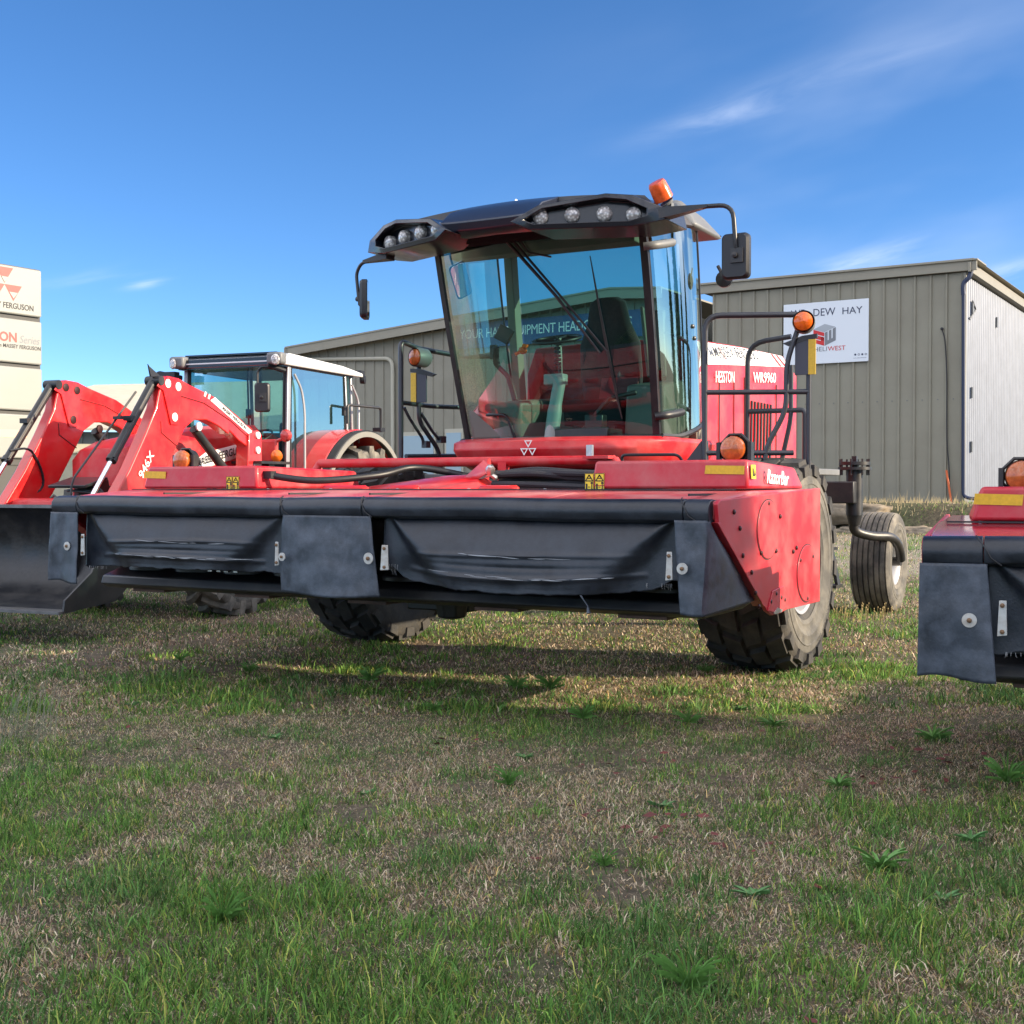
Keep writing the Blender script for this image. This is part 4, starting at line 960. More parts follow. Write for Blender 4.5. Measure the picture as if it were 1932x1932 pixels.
# rear fenders
for s in (1, -1):
    R0 = 1.13; k = M(); a0, a1 = math.radians(-78), math.radians(62); n = 26; rings = []
    for i in range(n+1):
        a = a0+(a1-a0)*i/n; y = 2.66+math.sin(a)*R0; z = .92+math.cos(a)*R0*1.02; yo = 2.66+math.sin(a)*(R0+.035); zo = .92+math.cos(a)*(R0+.035)*1.02
        rings.append([(s*.62, y, z), (s*1.10, y, z), (s*1.10, yo, zo), (s*.62, yo, zo)])
    k.loft(rings); fe = k.build('fender', REDT, tr, bev=.01)
    for nm, (xa, xb), m_ in (('fender_strip', (1.101, 1.20), BPLM), ('fender_edge', (1.201, 1.222), mat('light_grey_trim', (.20, .195, .18), .6))):
        k = M(); rings = []
        for i in range(n+1):
            a = a0+(a1-a0)*i/n; q = lambda r: (2.66+math.sin(a)*r, .92+math.cos(a)*r*1.02)
            r0, r1 = q(R0-.01-(.05 if nm == 'fender_edge' else 0)), q(R0+.025-(0.02 if nm == 'fender_edge' else 0)); rings.append([(s*xa, *r0), (s*xb, *r0), (s*xb, *r1), (s*xa, *r1)])
        k.loft(rings); k.build(nm, m_, fe)
    k = M(); k.add([(s*.64, 2.85+math.sin(a0+(a1-a0)*i/n)*R0, .92+math.cos(a0+(a1-a0)*i/n)*R0) for i in range(n+1)], [tuple(range(n+1))]); k.build('fender_inner', BPLM, fe, solid=.01)
k = M(); k.box((1.05, 3.25, 2.13), (.12, .12, .05)); k.build('fender_lamp', BPLM, tr); k = M(); k.tube(roundpath([(.95, 2.6, 2.18), (.95, 2.6, 2.42), (1.05, 3.3, 2.42), (1.05, 3.3, 2.1)], .04), .018, 8); k.build('rear_bracket', BLK, tr)
# cab
CT = 2.86
k = M()
A = dict(fr=(.82, 1.35), rr_=(.80, 2.75))
for s in (1, -1):
    k.loft([[(s*.80, 1.36, z), (s*.86, 1.33, z), (s*.86, 1.41, z), (s*.80, 1.42, z)] if z < 2 else [(s*.80, 1.36+.04, z), (s*.86, 1.33+.04, z), (s*.86, 1.41+.04, z), (s*.80, 1.42+.04, z)] for z in (1.15, 1.6, 2.8)])
    k.tube([(s*.83, 2.82, 1.9), (s*.82, 2.76, 2.84)], .03, 8); k.tube([(s*.80, 3.0, 1.9), (s*.80, 2.95, 2.84)], .025, 8)
cabf = k.build('cab_pillar', SILV, tr, bev=.01)
k = M(); k.tube(roundpath([(.87, 1.50, 2.72), (.90, 1.62, 2.55), (.92, 1.66, 2.3), (.92, 1.66, 1.2)], .12), .016, 8); k.tube(roundpath([(.86, 2.9, 2.7), (.88, 3.05, 2.5), (.88, 3.05, 1.95)], .1), .016, 8); k.build('grab_rail', SILV, tr)
k = M(); k.loft([[(x*.99, 1.24, CT-.05), (x*1.0, 1.20, CT), (x, 1.34, CT+.09), (x, 2.6, CT+.05), (x, 3.1, CT+.0), (x, 3.12, CT-.05)] for x in (-.92, -.6, 0, .6, .92)]); rf = k.build('tractor_roof', WHT if False else mat('pale_roof', (.60, .61, .62), .35, coat=.3), tr, bev=.015)
k = M(); k.box((0, 1.28, CT+.0), (1.62, .14, .09)); k.box((0, 1.42, CT+.10), (1.5, .3, .02)); k.box((0, 2.1, CT-.05), (1.7, 1.7, .03)); k.build('roof_panel', BPL, rf)
for s in (1, -1):
    k = M(); k.box((s*.80, 1.21, CT+.02), (.24, .14, .14)); k.build('lamp_pod', GPL, rf, bev=.03); k = M(); k.lathe([(0, .02), (.05, .015), (.065, 0), (0, 0)], (s*.84, 1.135, CT-.0), (s*.25, -1, 0), 18); k.build('work_lamp', LAMPG, rf)
k = M(); k.lathe([(0, -.05), (.05, -.04), (.055, .03), (0, .04)], (.90, 3.14, CT-.08), (1, .3, 0), 14); k.box((.85, 3.13, CT), (.1, .1, .08)); k.build('rear_lamp', BPLM, rf)
g = M(); g.grid(lambda a, b: (-.79+1.58*a, 1.40-.03*(1-(2*a-1)**2)+.03*b, 1.75+1.07*b), 10, 4); g.build('windscreen', GLT, tr)
k = M(); k.tube([(-.79, 1.37, 1.72), (.79, 1.37, 1.72), (.79, 1.40, 2.82), (-.79, 1.40, 2.82)], .035, 6, closed=True); k.build('screen_frame', BLK, tr)
for s in (1, -1):
    g = M(); g.add([(s*.845, 1.44, 1.18), (s*.845, 2.02, 1.18), (s*.845, 2.25, 1.62), (s*.845, 2.5, 1.84), (s*.845, 2.76, 1.94), (s*.84, 2.72, 2.80), (s*.84, 1.46, 2.80)], [tuple(range(7))]); dw = g.build('door_window', GLT, tr)
    k = M(); k.tube([(s*.85, 1.44, 1.18), (s*.85, 2.02, 1.18), (s*.85, 2.25, 1.62), (s*.85, 2.5, 1.84), (s*.85, 2.76, 1.94), (s*.845, 2.72, 2.80), (s*.845, 1.46, 2.80)], .016, 6, closed=True); k.box((s*.845, 2.74, 2.35), (.04, .09, .12)); k.build('window_seal', BLK, dw)
g = M(); g.add([(-.78, 3.0, 1.8), (.78, 3.0, 1.8), (.78, 2.96, 2.8), (-.78, 2.96, 2.8)], [(0, 1, 2, 3)]); g.build('rear_window', GLT, tr)
k = M(); k.box((0, 2.0, 1.12), (1.6, 1.4, .06)); k.box((0, 1.5, 1.5), (1.0, .12, .5)); k.box((-.3, 2.95, 2.3), (.10, .06, 1.0)); k.box((-.02, 2.9, 2.3), (.06, .04, 1.0)); k.build('tractor_cab_floor', BPLM, tr)
k = M(); k.box((0, 2.45, 1.55), (.5, .45, .3)); k.box((0, 2.68, 1.95), (.46, .12, .55)); k.build('seat', SEATM, tr, bev=.05)
k = M(); rr2 = [(-.0+.20*math.cos(a*PI/12), 1.85+.19*math.sin(a*PI/12), 2.0+.09*math.sin(a*PI/12)) for a in range(24)]; k.tube(rr2, .014, 6, closed=True); k.tube([(0, 1.85, 2.0), (0, 1.6, 1.6)], .04); k.tube([rr2[0], rr2[12]], .014, 6); k.build('steering_wheel', BPLM, tr)
k = M(); k.tube(roundpath([(.84, 1.30, 2.76), (.62, 1.12, 2.78), (.58, 1.10, 2.72), (.58, 1.10, 2.30)], .05), .016, 8); k.tube([(.86, 1.32, 2.74), (.70, 1.16, 2.80)], .03, 8); mc = k.build('mirror_arm', BPLM, tr)
mirror(.66, 1.09, 2.42, .20, .34, .35, mc)
k = M(); k.tube(roundpath([(-.84, 1.30, 2.70), (-1.15, 1.20, 2.76), (-1.2, 1.2, 2.7)], .04), .035, 8); k.box((-.98, 1.2, 2.72), (.30, .1, .10)); k.build('mirror_arm', BPLM, tr)
k = M(); k.box((-.55, 1.46, 2.38), (.15, .03, .26)); k.tube([(-.55, 1.46, 2.3), (-.58, 1.40, 1.95)], .012); k.build('inner_mirror', BPLM, tr, bev=.01)
k = M(); k.lathe([(0, .03), (.05, .02), (.075, -.01), (.06, -.05), (0, -.05)], (.88, 1.26, 1.98), (.1, -1, 0), 20); k.tube([(.5, 1.3, 1.86), (.88, 1.3, 1.96)], .02); k.build('tail_lamp', mat('red_lens', (.45, .05, .05), .25, coat=.4), tr)
k = M(); k.lathe([(0, .035), (.045, .025), (.075, 0), (.06, -.04), (0, -.04)], (.78, 1.22, 1.74), (.1, -1, 0), 20); k.build('indicator_lamp', mat('orange_lens', (.85, .17, .01), .25, coat=.4), tr)
k = M(); k.box((.55, 1.30, 1.80), (.4, .06, .28)); k.build('lamp_bracket', RED, tr, bev=.03)

for c in kids(tr):
    if c.name.split('.')[0] == 'loader_arm': c.location.y = .10
for c in kids(tr):      # cab slightly narrower than the wheel track
    if c.name.split('.')[0] in ('cab_pillar', 'grab_rail', 'screen_frame', 'tractor_roof', 'windscreen', 'door_window', 'rear_window', 'tractor_cab_floor', 'seat', 'steering_wheel', 'mirror_arm', 'inner_mirror'):
        c.scale.x = .86; c.location.x = .105
# ================================================================ SETTING
def ground_z(x, y):
    lx, ly = BN.loc(x, y)          # distance in front of the barn wall is -ly
    d = -ly
    def ss(a, b, t):
        t = max(0, min(1, (t-a)/(b-a))); return t*t*(3-2*t)
    z = .50*(1-ss(2.2, 9.0, d)) + .56*(1-ss(1.35, 2.1, d))
    z += .02*noise.noise(Vector((x*.35, y*.35, 0)))*(1 if y > 1 else .5)+.012*noise.noise(Vector((x*1.1, y*1.1, 5)))
    return z
def make_ground():
    xs_ = np.concatenate([np.linspace(-600, -40, 14), np.linspace(-34, -10, 32), np.linspace(-9.5, 16, 170), np.linspace(17, 50, 30), np.linspace(60, 600, 14)])
    ys_ = np.concatenate([np.linspace(-600, -20, 14), np.linspace(-15, 1, 17), np.linspace(1.2, 18, 130), np.linspace(18.2, 30, 100), np.linspace(31, 60, 24), np.linspace(75, 900, 16)])
    nx, ny = len(xs_), len(ys_); vs = [(float(x), float(y), ground_z(x, y)) for y in ys_ for x in xs_]
    fs = [(j*nx+i, j*nx+i+1, (j+1)*nx+i+1, (j+1)*nx+i) for j in range(ny-1) for i in range(nx-1)]
    me = bpy.data.meshes.new('ground'); me.from_pydata(vs, [], fs); me.update()
    for p in me.polygons: p.use_smooth = True
    m = bpy.data.materials.new('ground_soil'); m.use_nodes = True; nt = m.node_tree; L = nt.links.new; b = nt.nodes['Principled BSDF']; b.inputs['Roughness'].default_value = .95
    tc = nd(nt, 'ShaderNodeTexCoord')
    n1 = nd(nt, 'ShaderNodeTexNoise', i_Scale=.55, i_Detail=5.0); n2 = nd(nt, 'ShaderNodeTexNoise', i_Scale=14.0, i_Detail=8.0, i_Roughness=.75)
    for n in (n1, n2): L(tc.outputs['Object'], n.inputs['Vector'])
    r1 = nd(nt, 'ShaderNodeValToRGB'); e = r1.color_ramp.elements; e[0].position = .38; e[0].color = (.12, .09, .065, 1); e[1].position = .62; e[1].color = (.065, .075, .035, 1)
    L(n1.outputs[0], r1.inputs[0])
    r2 = nd(nt, 'ShaderNodeValToRGB'); e = r2.color_ramp.elements; e[0].position = .35; e[0].color = (.35, .33, .3, 1); e[1].position = .68; e[1].color = (1.7, 1.6, 1.45, 1); L(n2.outputs[0], r2.inputs[0])
    mx = nd(nt, 'ShaderNodeMix', data_type='RGBA', blend_type='MULTIPLY'); mx.inputs[0].default_value = 1; L(r1.outputs[0], mx.inputs[6]); L(r2.outputs[0], mx.inputs[7])
    # gravel zone, by distance in front of the barn
    sep = nd(nt, 'ShaderNodeSeparateXYZ'); L(tc.outputs['Object'], sep.inputs[0])
    t = BN.th; ly = nd(nt, 'ShaderNodeMath', operation='MULTIPLY'); ly.inputs[1].default_value = math.sin(t); L(sep.outputs[0], ly.inputs[0])
    l2 = nd(nt, 'ShaderNodeMath', operation='MULTIPLY_ADD'); l2.inputs[1].default_value = math.cos(t); L(sep.outputs[1], l2.inputs[0]); L(ly.outputs[0], l2.inputs[2])
    off = BN.o[0]*math.sin(t)+BN.o[1]*math.cos(t)
    def rng_(a, b_, c, d):
        q = nd(nt, 'ShaderNodeMapRange'); q.inputs[1].default_value = off+a; q.inputs[2].default_value = off+b_; q.inputs[3].default_value = c; q.inputs[4].default_value = d; L(l2.outputs[0], q.inputs[0]); return q
    g1 = rng_(-7.9, -7.0, 0, 1); g2 = rng_(-3.2, -2.7, 1, 0); gm = nd(nt, 'ShaderNodeMath', operation='MULTIPLY'); L(g1.outputs[0], gm.inputs[0]); L(g2.outputs[0], gm.inputs[1])
    n3 = nd(nt, 'ShaderNodeTexNoise', i_Scale=26.0, i_Detail=6.0, i_Roughness=.8); L(tc.outputs['Object'], n3.inputs['Vector'])
    r3 = nd(nt, 'ShaderNodeValToRGB'); e = r3.color_ramp.elements; e[0].position = .3; e[0].color = (.10, .085, .065, 1); e[1].position = .7; e[1].color = (.36, .31, .25, 1); L(n3.outputs[0], r3.inputs[0])
    mg = nd(nt, 'ShaderNodeMix', data_type='RGBA'); L(gm.outputs[0], mg.inputs[0]); L(mx.outputs[2], mg.inputs[6]); L(r3.outputs[0], mg.inputs[7])
    L(mg.outputs[2], b.inputs['Base Color'])
    bp = nd(nt, 'ShaderNodeBump', i_Strength=.8, i_Distance=.03); L(n2.outputs[0], bp.inputs['Height']); L(bp.outputs[0], b.inputs['Normal'])
    me.materials.append(m); o = bpy.data.objects.new('ground', me); COL.objects.link(o); o['kind'] = 'structure'; return o
make_ground()
# ---------------------------------------------------------------- grass (one uncountable object each)
GRASSM = bpy.data.materials.new('grass_blades'); GRASSM.use_nodes = True
nt = GRASSM.node_tree; b = nt.nodes['Principled BSDF']; b.inputs['Roughness'].default_value = .65; b.inputs['Specular IOR Level'].default_value = .25
at = nd(nt, 'ShaderNodeAttribute', attribute_name='tint'); nt.links.new(at.outputs[0], b.inputs['Base Color'])
tl = nd(nt, 'ShaderNodeBsdfTranslucent'); nt.links.new(at.outputs[0], tl.inputs[0]); mxs = nd(nt, 'ShaderNodeMixShader'); mxs.inputs[0].default_value = .35
nt.links.new(b.outputs[0], mxs.inputs[1]); nt.links.new(tl.outputs[0], mxs.inputs[2]); nt.links.new(mxs.outputs[0], nt.nodes['Material Output'].inputs[0])
_p = np.random.default_rng(5).permutation(256); _p = np.concatenate([_p, _p]); _g = np.random.default_rng(6).random(256)
def vnoise(x, y, s, o=0):
    x = x*s+o*17.3; y = y*s+o*9.1; xi = np.floor(x).astype(int); yi = np.floor(y).astype(int); fx = x-xi; fy = y-yi; fx = fx*fx*(3-2*fx); fy = fy*fy*(3-2*fy)
    h = lambda a, b: _g[_p[_p[a & 255]+(b & 255)]]
    return (h(xi, yi)*(1-fx)+h(xi+1, yi)*fx)*(1-fy)+(h(xi, yi+1)*(1-fx)+h(xi+1, yi+1)*fx)*fy
def fbm(x, y, s, o=0): return (vnoise(x, y, s, o)+.5*vnoise(x, y, s*2.1, o+1)+.25*vnoise(x, y, s*4.3, o+2))/1.75
def gz(x, y):
    return np.array([ground_z(float(a), float(c)) for a, c in zip(x, y)])
def blades(name, n, d0, d1, hmin, hmax, w, seed, dens=None, power=1.0, green=None, lay=.0, halfang=.47):
    r = np.random.default_rng(seed)
    u = r.random(n)
    d = (d0**(2-power)+u*(d1**(2-power)-d0**(2-power)))**(1/(2-power)) if power != 2 else d0*(d1/d0)**u
    x = (r.random(n)*2-1)*halfang*(d+1.0); y = d
    g = fbm(x, y, .8, 3)*.34+fbm(x, y, 2.9, 9)*.33+fbm(x, y, 9., 13)*.33 if green is None else np.full(n, green)
    if green is None:
        near = np.clip((3.6-y)/1.2, 0, 1); g = g+.12*near-.02; g = np.where((y > 8.4) & (x > -1) , g-.02, g)
        P = 1/(1+np.exp(-(g-.512)*30))
        isg = r.random(n) < P*.66+.20
    else: isg = r.random(n) < green
    bare = fbm(x, y, 1.9, 21); keep = r.random(n) < np.clip((bare-.25)*5+.25, .22, 1)
    x, y, isg, g = x[keep], y[keep], isg[keep], g[keep]; n = len(x)
    z = gz(x, y)
    hh = hmin+(hmax-hmin)*r.random(n)**1.6; hh = np.where(isg, hh*(.75+.8*np.clip((g-.45)*5, 0, 1)), hh*.72)*(.55+.9*vnoise(x, y, 7., 41))
    ang = r.random(n)*2*PI; lean = np.where(isg, .25+1.15*r.random(n), .45+1.4*r.random(n))+lay
    dx, dy = np.cos(ang), np.sin(ang); wa = r.random(n)*PI; wx, wy = np.cos(wa)*w/2, np.sin(wa)*w/2
    wmul = (.7+.7*r.random(n)); wx *= wmul; wy *= wmul
    hz1 = hh*.55*np.cos(lean*.5); r1 = hh*.55*np.sin(lean*.5); hz2 = hz1+hh*.45*np.cos(lean*1.25); r2 = r1+hh*.45*np.sin(np.minimum(lean*1.25, 2.2))
    V = np.zeros((n, 5, 3)); c = np.stack([x, y, z-.004], 1)
    V[:, 0] = c; V[:, 1] = c; V[:, 0, 0] -= wx; V[:, 0, 1] -= wy; V[:, 1, 0] += wx; V[:, 1, 1] += wy
    m1 = c+np.stack([dx*r1, dy*r1, hz1], 1); V[:, 2] = m1; V[:, 3] = m1; V[:, 2, 0] += wx*.8; V[:, 2, 1] += wy*.8; V[:, 3, 0] -= wx*.8; V[:, 3, 1] -= wy*.8
    V[:, 4] = c+np.stack([dx*r2, dy*r2, np.maximum(hz2, .004)], 1)
    t = r.random(n)[:, None]; t2 = r.random(n)[:, None]
    G = np.array([.075, .19, .040])*(1-t)+np.array([.21, .37, .07])*t; G = np.where(t2 > .88, np.array([.42, .44, .10]), G)
    blue = vnoise(x, y, 1.7, 31)[:, None]; G = G*(1-.35*(blue > .62))+np.array([.07, .17, .07])*.35*(blue > .62)
    D = np.array([.42, .32, .22])*(1-t)+np.array([.76, .63, .46])*t; D = np.where(t2 > .8, np.array([.30, .19, .13]), D); D = np.where(t2 < .12, np.array([.60, .42, .18]), D)
    Cc = np.where(isg[:, None], G, D); shade = (.28+1.30*r.random(n)**1.15)[:, None]; Cc = np.clip(Cc*shade, 0, 1)
    me = bpy.data.meshes.new(name); me.vertices.add(n*5); me.vertices.foreach_set('co', V.reshape(-1))
    me.loops.add(n*7); base = (np.arange(n)*5)[:, None]; me.loops.foreach_set('vertex_index', (base+np.array([0, 1, 2, 3, 3, 2, 4])).reshape(-1).astype(np.int32))
    me.polygons.add(n*2); st = (np.arange(n)*7)[:, None]+np.array([0, 4]); me.polygons.foreach_set('loop_start', st.reshape(-1).astype(np.int32))
    try: me.polygons.foreach_set('loop_total', np.tile([4, 3], n).astype(np.int32))
    except Exception: pass
    me.update(calc_edges=True)
    ca = me.color_attributes.new('tint', 'FLOAT_COLOR', 'POINT'); col = np.ones((n, 5, 4)); col[:, :, :3] = Cc[:, None, :]; ca.data.foreach_set('color', col.reshape(-1).astype(np.float32))
    me.materials.append(GRASSM); o = bpy.data.objects.new(name, me); COL.objects.link(o); o['kind'] = 'stuff'; o['label'] = 'mixed green and dry brown grass covering the yard'; o['category'] = 'grass'; return o
GQ = 1.0
blades('grass', int(360000*GQ), 2.4, 9.5, .016, .048, .0034, 1, power=1.25)
blades('thatch', int(150000*GQ), 2.4, 9.0, .03, .085, .0026, 8, power=1.3, green=.04, lay=.75)
blades('grass', int(230000*GQ), 7.5, 24.0, .03, .075, .0085, 2, power=1.1)
blades('grass', int(36000*GQ), 2.3, 6.0, .04, .09, .0040, 3, power=1.2)
# ---------------------------------------------------------------- weeds (rosettes) and tufts, leaves
WEED = mat('weed_leaf', (.11, .25, .05), .5, var=.25, vscale=30)
WEED2 = mat('weed_leaf_dark', (.08, .20, .055), .55, var=.25, vscale=30)
def rosette(seed, n, L_, w, up):
    r = random.Random(seed); k = M()
    for i in range(n):
        a = 2*PI*i/n+r.uniform(-.3, .3); l = L_*r.uniform(.35, 1.15); e = up*r.uniform(.3, 1.5); c, s_ = math.cos(a), math.sin(a); R4 = []
        for j in range(6):
            t = j/5; ww = w*math.sin(min(1, t*.85+.12)*PI)**.7*(1 if j % 2 else .8)/2 if j < 5 else .001
            rr_ = l*t; zz = .004+e*l*(t*.9-t*t*.42)
            R4.append([(c*rr_-s_*ww, s_*rr_+c*ww, zz+.004), (c*rr_, s_*rr_, zz-.003), (c*rr_+s_*ww, s_*rr_-c*ww, zz+.004)])
        vs = [p for q in R4 for p in q]; k.add(vs, [(j*3+i2, j*3+i2+1, j*3+i2+4, j*3+i2+3) for j in range(5) for i2 in (0, 1)])
    return k
protos = [rosette(1, 26, .095, .017, .95), rosette(2, 17, .07, .020, .6), rosette(3, 60, .09, .006, 1.5)]
spots = [(1580, 1480, 0, 1.15), (1660, 1640, 0, 1.3), (1250, 1525, 1, 1.1), (1830, 1590, 1, 1.2), (1460, 1370, 0, 1.1), (1760, 1400, 0, 1.25), (700, 1285, 2, 1.5), (820, 1340, 2, 1.0), (1330, 1270, 2, .9), (1400, 1340, 1, 1.0), (1100, 1360, 2, 1.3), (1300, 1365, 2, 1.2), (1420, 1700, 1, 1.2),
         (1860, 1310, 1, 1.0), (1040, 1300, 2, 1.6), (975, 1300, 2, 1.3), (340, 1250, 2, 1.2), (470, 1270, 2, 1.2), (960, 1480, 2, 1.1), (1900, 1480, 2, 1.4), (420, 1745, 2, 1.2), (1300, 1880, 2, 1.2), (690, 1500, 1, .9), (520, 1395, 1, .9), (990, 1430, 1, 1.0), (1780, 1700, 1, 1.0), (250, 1330, 1, 1.0), (1140, 1640, 2, .8)]
pm = [protos[i].mesh('leafy_weed') for i in range(3)]
for i, q in enumerate(pm): q.materials.append(WEED if i != 1 else WEED2)
WL = ['bright green broad leaved weed spreading in the lawn', 'dark green flat weed lying among the dry grass', 'tuft of long narrow green leaves standing up from the lawn']
WG = ['broad leaved weeds in the lawn', 'flat dark weeds in the lawn', 'green grass tufts in the lawn']
rw = random.Random(4)
for (px, py, t, s_) in spots:
    r_ = ray(px, py); tt = -H/r_[2]; x, y = r_[0]*tt, r_[1]*tt
    o = bpy.data.objects.new('leafy_weed' if t < 2 else 'grass_tuft', pm[t]); COL.objects.link(o); o.location = (x, y, ground_z(x, y)-.002); o.rotation_euler = (0, 0, rw.random()*6); s_ *= .82; o.scale = (s_*rw.uniform(.75, 1.2), s_*rw.uniform(.75, 1.2), s_*rw.uniform(.8, 1.2))
    tag(o, WL[t], 'weed' if t < 2 else 'grass tuft', WG[t])
k = M(); r = random.Random(9)
for i in range(130):
    d = r.uniform(2.8, 9); x = r.uniform(-.42, .42)*d
    if r.random() < .6: x, d = r.choice([(1.7, 5.9), (.5, 5.1), (.7, 4.6), (1.9, 4.3), (-.3, 6.6), (.6, 6.2), (2.2, 6.2)]); x += r.gauss(0, .16); d += r.gauss(0, .14)
    a = r.random()*6.3; s_ = r.uniform(.012, .032); z = ground_z(x, d)+r.uniform(.012, .03); c, sn = math.cos(a)*s_, math.sin(a)*s_; tz = r.uniform(-.012, .016)
    k.add([(x-c, d-sn, z), (x-sn*.5, d+c*.5, z+tz), (x+c, d+sn, z+tz*.5), (x+sn*.5, d-c*.5, z-.002)], [(0, 1, 2, 3)])
o = k.build('fallen_leaves', mat('red_leaf', (.13, .03, .025), .7, var=.4, vscale=8)); o['kind'] = 'stuff'; o['label'] = 'small dark red leaves scattered through the grass'; o['category'] = 'leaves'
# tall dry stalks at the left edge
k = M()
for i in range(46):
    r_ = ray(r.uniform(-10, 112), r.uniform(1345, 1420)); tt = -H/r_[2]; x, y = r_[0]*tt, r_[1]*tt; h_ = r.uniform(.12, .34); lx = r.uniform(.0, .12); z = ground_z(x, y)
    k.tube([(x, y, z), (x+lx*.4, y, z+h_*.6), (x+lx, y+r.uniform(-.03, .03), z+h_)], [.0016, .0013, .0006], 4)
o = k.build('dry_stalks', mat('dry_stalk', (.22, .22, .15), .8)); o['kind'] = 'stuff'; o['label'] = 'pale dry grass stalks standing at the left edge'; o['category'] = 'grass'
# seed heads round the caster wheel
k = M()
for i in range(150):
    lx, ly = r.gauss(1.3, .45), r.gauss(7.0, .25); x, y = W1.wor(lx, ly); z = ground_z(x, y); h_ = r.uniform(.04, .17)
    k.tube([(x, y, z), (x+.01, y, z+h_)], .0015, 3, cap=False); k.lathe([(0, -.01), (.006, 0), (0, .012)], (x+.01, y, z+h_), (0, 0, 1), 5)
o = k.build('seed_heads', mat('seed_head', (.42, .32, .14), .8)); o['kind'] = 'stuff'; o['label'] = 'dry seed heads growing around the rear caster wheel'; o['category'] = 'grass'
# ================================================================ BARN
WALL = mat('tan_metal_wall', (.245, .23, .178), .55, metal=.1, var=.05, vscale=.8, dirt=(.17, .15, .12), dscale=.9, damt=.35)
TRIM = mat('tan_trim', (.25, .23, .18), .5, var=.05)
CORR = mat('corrugated_galvanised', (.19, .21, .255), .45, metal=.2, var=.10, vscale=2)
LTRIM = mat('light_tan_trim', (.40, .38, .31), .55)
BLUE = mat('blue_trim', (.012, .022, .06), .5)
B_Y = BN.Y_
bn = thing('barn', 'tan metal barn with a white corrugated side wall, right behind the windrower', 'barn', fr=BN)
ZB = .95; ZE = 5.62
def ribbed(k, x0, x1, z0, zt, sp=.305, rib=.035):
    n = int(round((x1-x0)/sp)); pts = []
    k.add([(x0, 0, z0), (x1, 0, z0), (x1, 0, zt(x1)), (x0, 0, zt(x0))], [(0, 1, 2, 3)])
    for i in range(n+1):
        x = x0+(x1-x0)*i/n; w = .022
        z = zt(x)-.004
        k.add([(x-w*1.5, -.001, z0), (x-w*.8, -rib, z0), (x+w*.8, -rib, z0), (x+w*1.5, -.001, z0), (x-w*1.5, -.001, z), (x-w*.8, -rib, z), (x+w*.8, -rib, z), (x+w*1.5, -.001, z)],
              [(0, 1, 5, 4), (1, 2, 6, 5), (2, 3, 7, 6)])
k = M(); ribbed(k, -5.35, -.03, ZB+.12, lambda x: 5.66-(-x)*.002, sp=.312); k.box((-2.7, .3, 3.3), (5.2, .5, 4.6)); k.build('gable_wall', WALL, bn)
k = M(); k.box((-2.75, .05, ZB+.03), (5.4, .16, .22)); k.build('foundation', BLUE, bn)
L_ = 22
# corrugated side
k = M(); ws = []; n = int(L_/.015)
for i in range(n+1):
    y = L_*i/n; ws.append((0+.030*math.cos(2*PI*y/.18), y))
vs = [(x, y, ZB+.12) for x, y in ws]+[(x, y, 5.60) for x, y in ws]; m_ = n+1
k.add(vs, [(i, i+1, i+1+m_, i+m_) for i in range(n)]); k.build('corrugated_wall', CORR, bn)
k = M(); k.box((-2.9, -.08, 5.775), (6.3, .05, .20)); k.box((-2.9, .28, 5.88), (6.35, .85, .03)); k.box((.12, L_/2, 5.74), (.05, L_+.3, .19)); k.hexa([(-6.1, -.14, 5.885), (.24, -.14, 5.885), (.24, L_, 5.885), (-6.1, L_, 5.885), (-6.1, -.14, 5.91), (.2, -.14, 5.91), (.2, L_, 5.95), (-6.1, L_, 6.02)]); k.box((.06, L_/2, 5.66), (.1, L_, .03)); k.build('roof', TRIM, bn, bev=.004)
k = M(); k.box((.0, -.0, 3.35), (.07, .07, 4.6)); k.build('corner_trim', TRIM, bn)
k = M(); k.tube(smoothpath([(.14, -.02, 5.72), (.10, -.06, 5.55), (.0, -.085, 5.42), (-.0, -.085, 5.2)]), .045, 10); k.tube([(-.0, -.085, 5.2), (.02, -.085, 1.35)], .036, 10); k.tube(smoothpath([(.02, -.085, 1.4), (.04, -.09, 1.22), (.14, -.1, 1.16), (.32, -.1, 1.15)]), .036, 10); k.build('downspout', BLUE, bn)
k = M(); k.tube(smoothpath([(-.42, -.05, 4.55), (-.36, -.05, 4.3), (-.32, -.05, 3.6), (-.31, -.05, 2.4), (-.26, -.05, 1.7), (-.24, -.05, 1.1)]), .012, 6); k.lathe([(.03, 0), (.03, .04), (0, .05)], (-.42, -.03, 4.56), (0, -1, 0), 10); k.build('cable', BLKI, bn)
k = M(); k.tube([(-.30, -.12, 1.72), (-.18, -.16, 1.0)], .022, 8); k.build('orange_conduit', mat('orange_conduit', (.6, .12, .03), .5), bn)
k = M()
for (y, z) in ((.55, 5.0), (.55, 3.3), (.55, 2.2), (3.0, 5.0)): k.box((.045, y, z), (.03, .08, .22))
k.tube([(.05, .5, 5.15), (.06, .75, 5.0), (.05, .25, 4.75)], .018, 6); k.build('wall_bracket', GPL, bn)
k = M(); k.box((.14, 1.0, ZB+.0), (.3, 2.2, .16)); k.build('timber_sill', mat('pale_timber', (.42, .36, .24), .8, var=.2), bn)
k = M()
for i in range(17): k.lathe([(.012, 0), (.012, .01), (0, .012)], (-.2-i*.305, -.001, 3.15), (0, -1, 0), 6)
k.build('screw', GPL, bn)
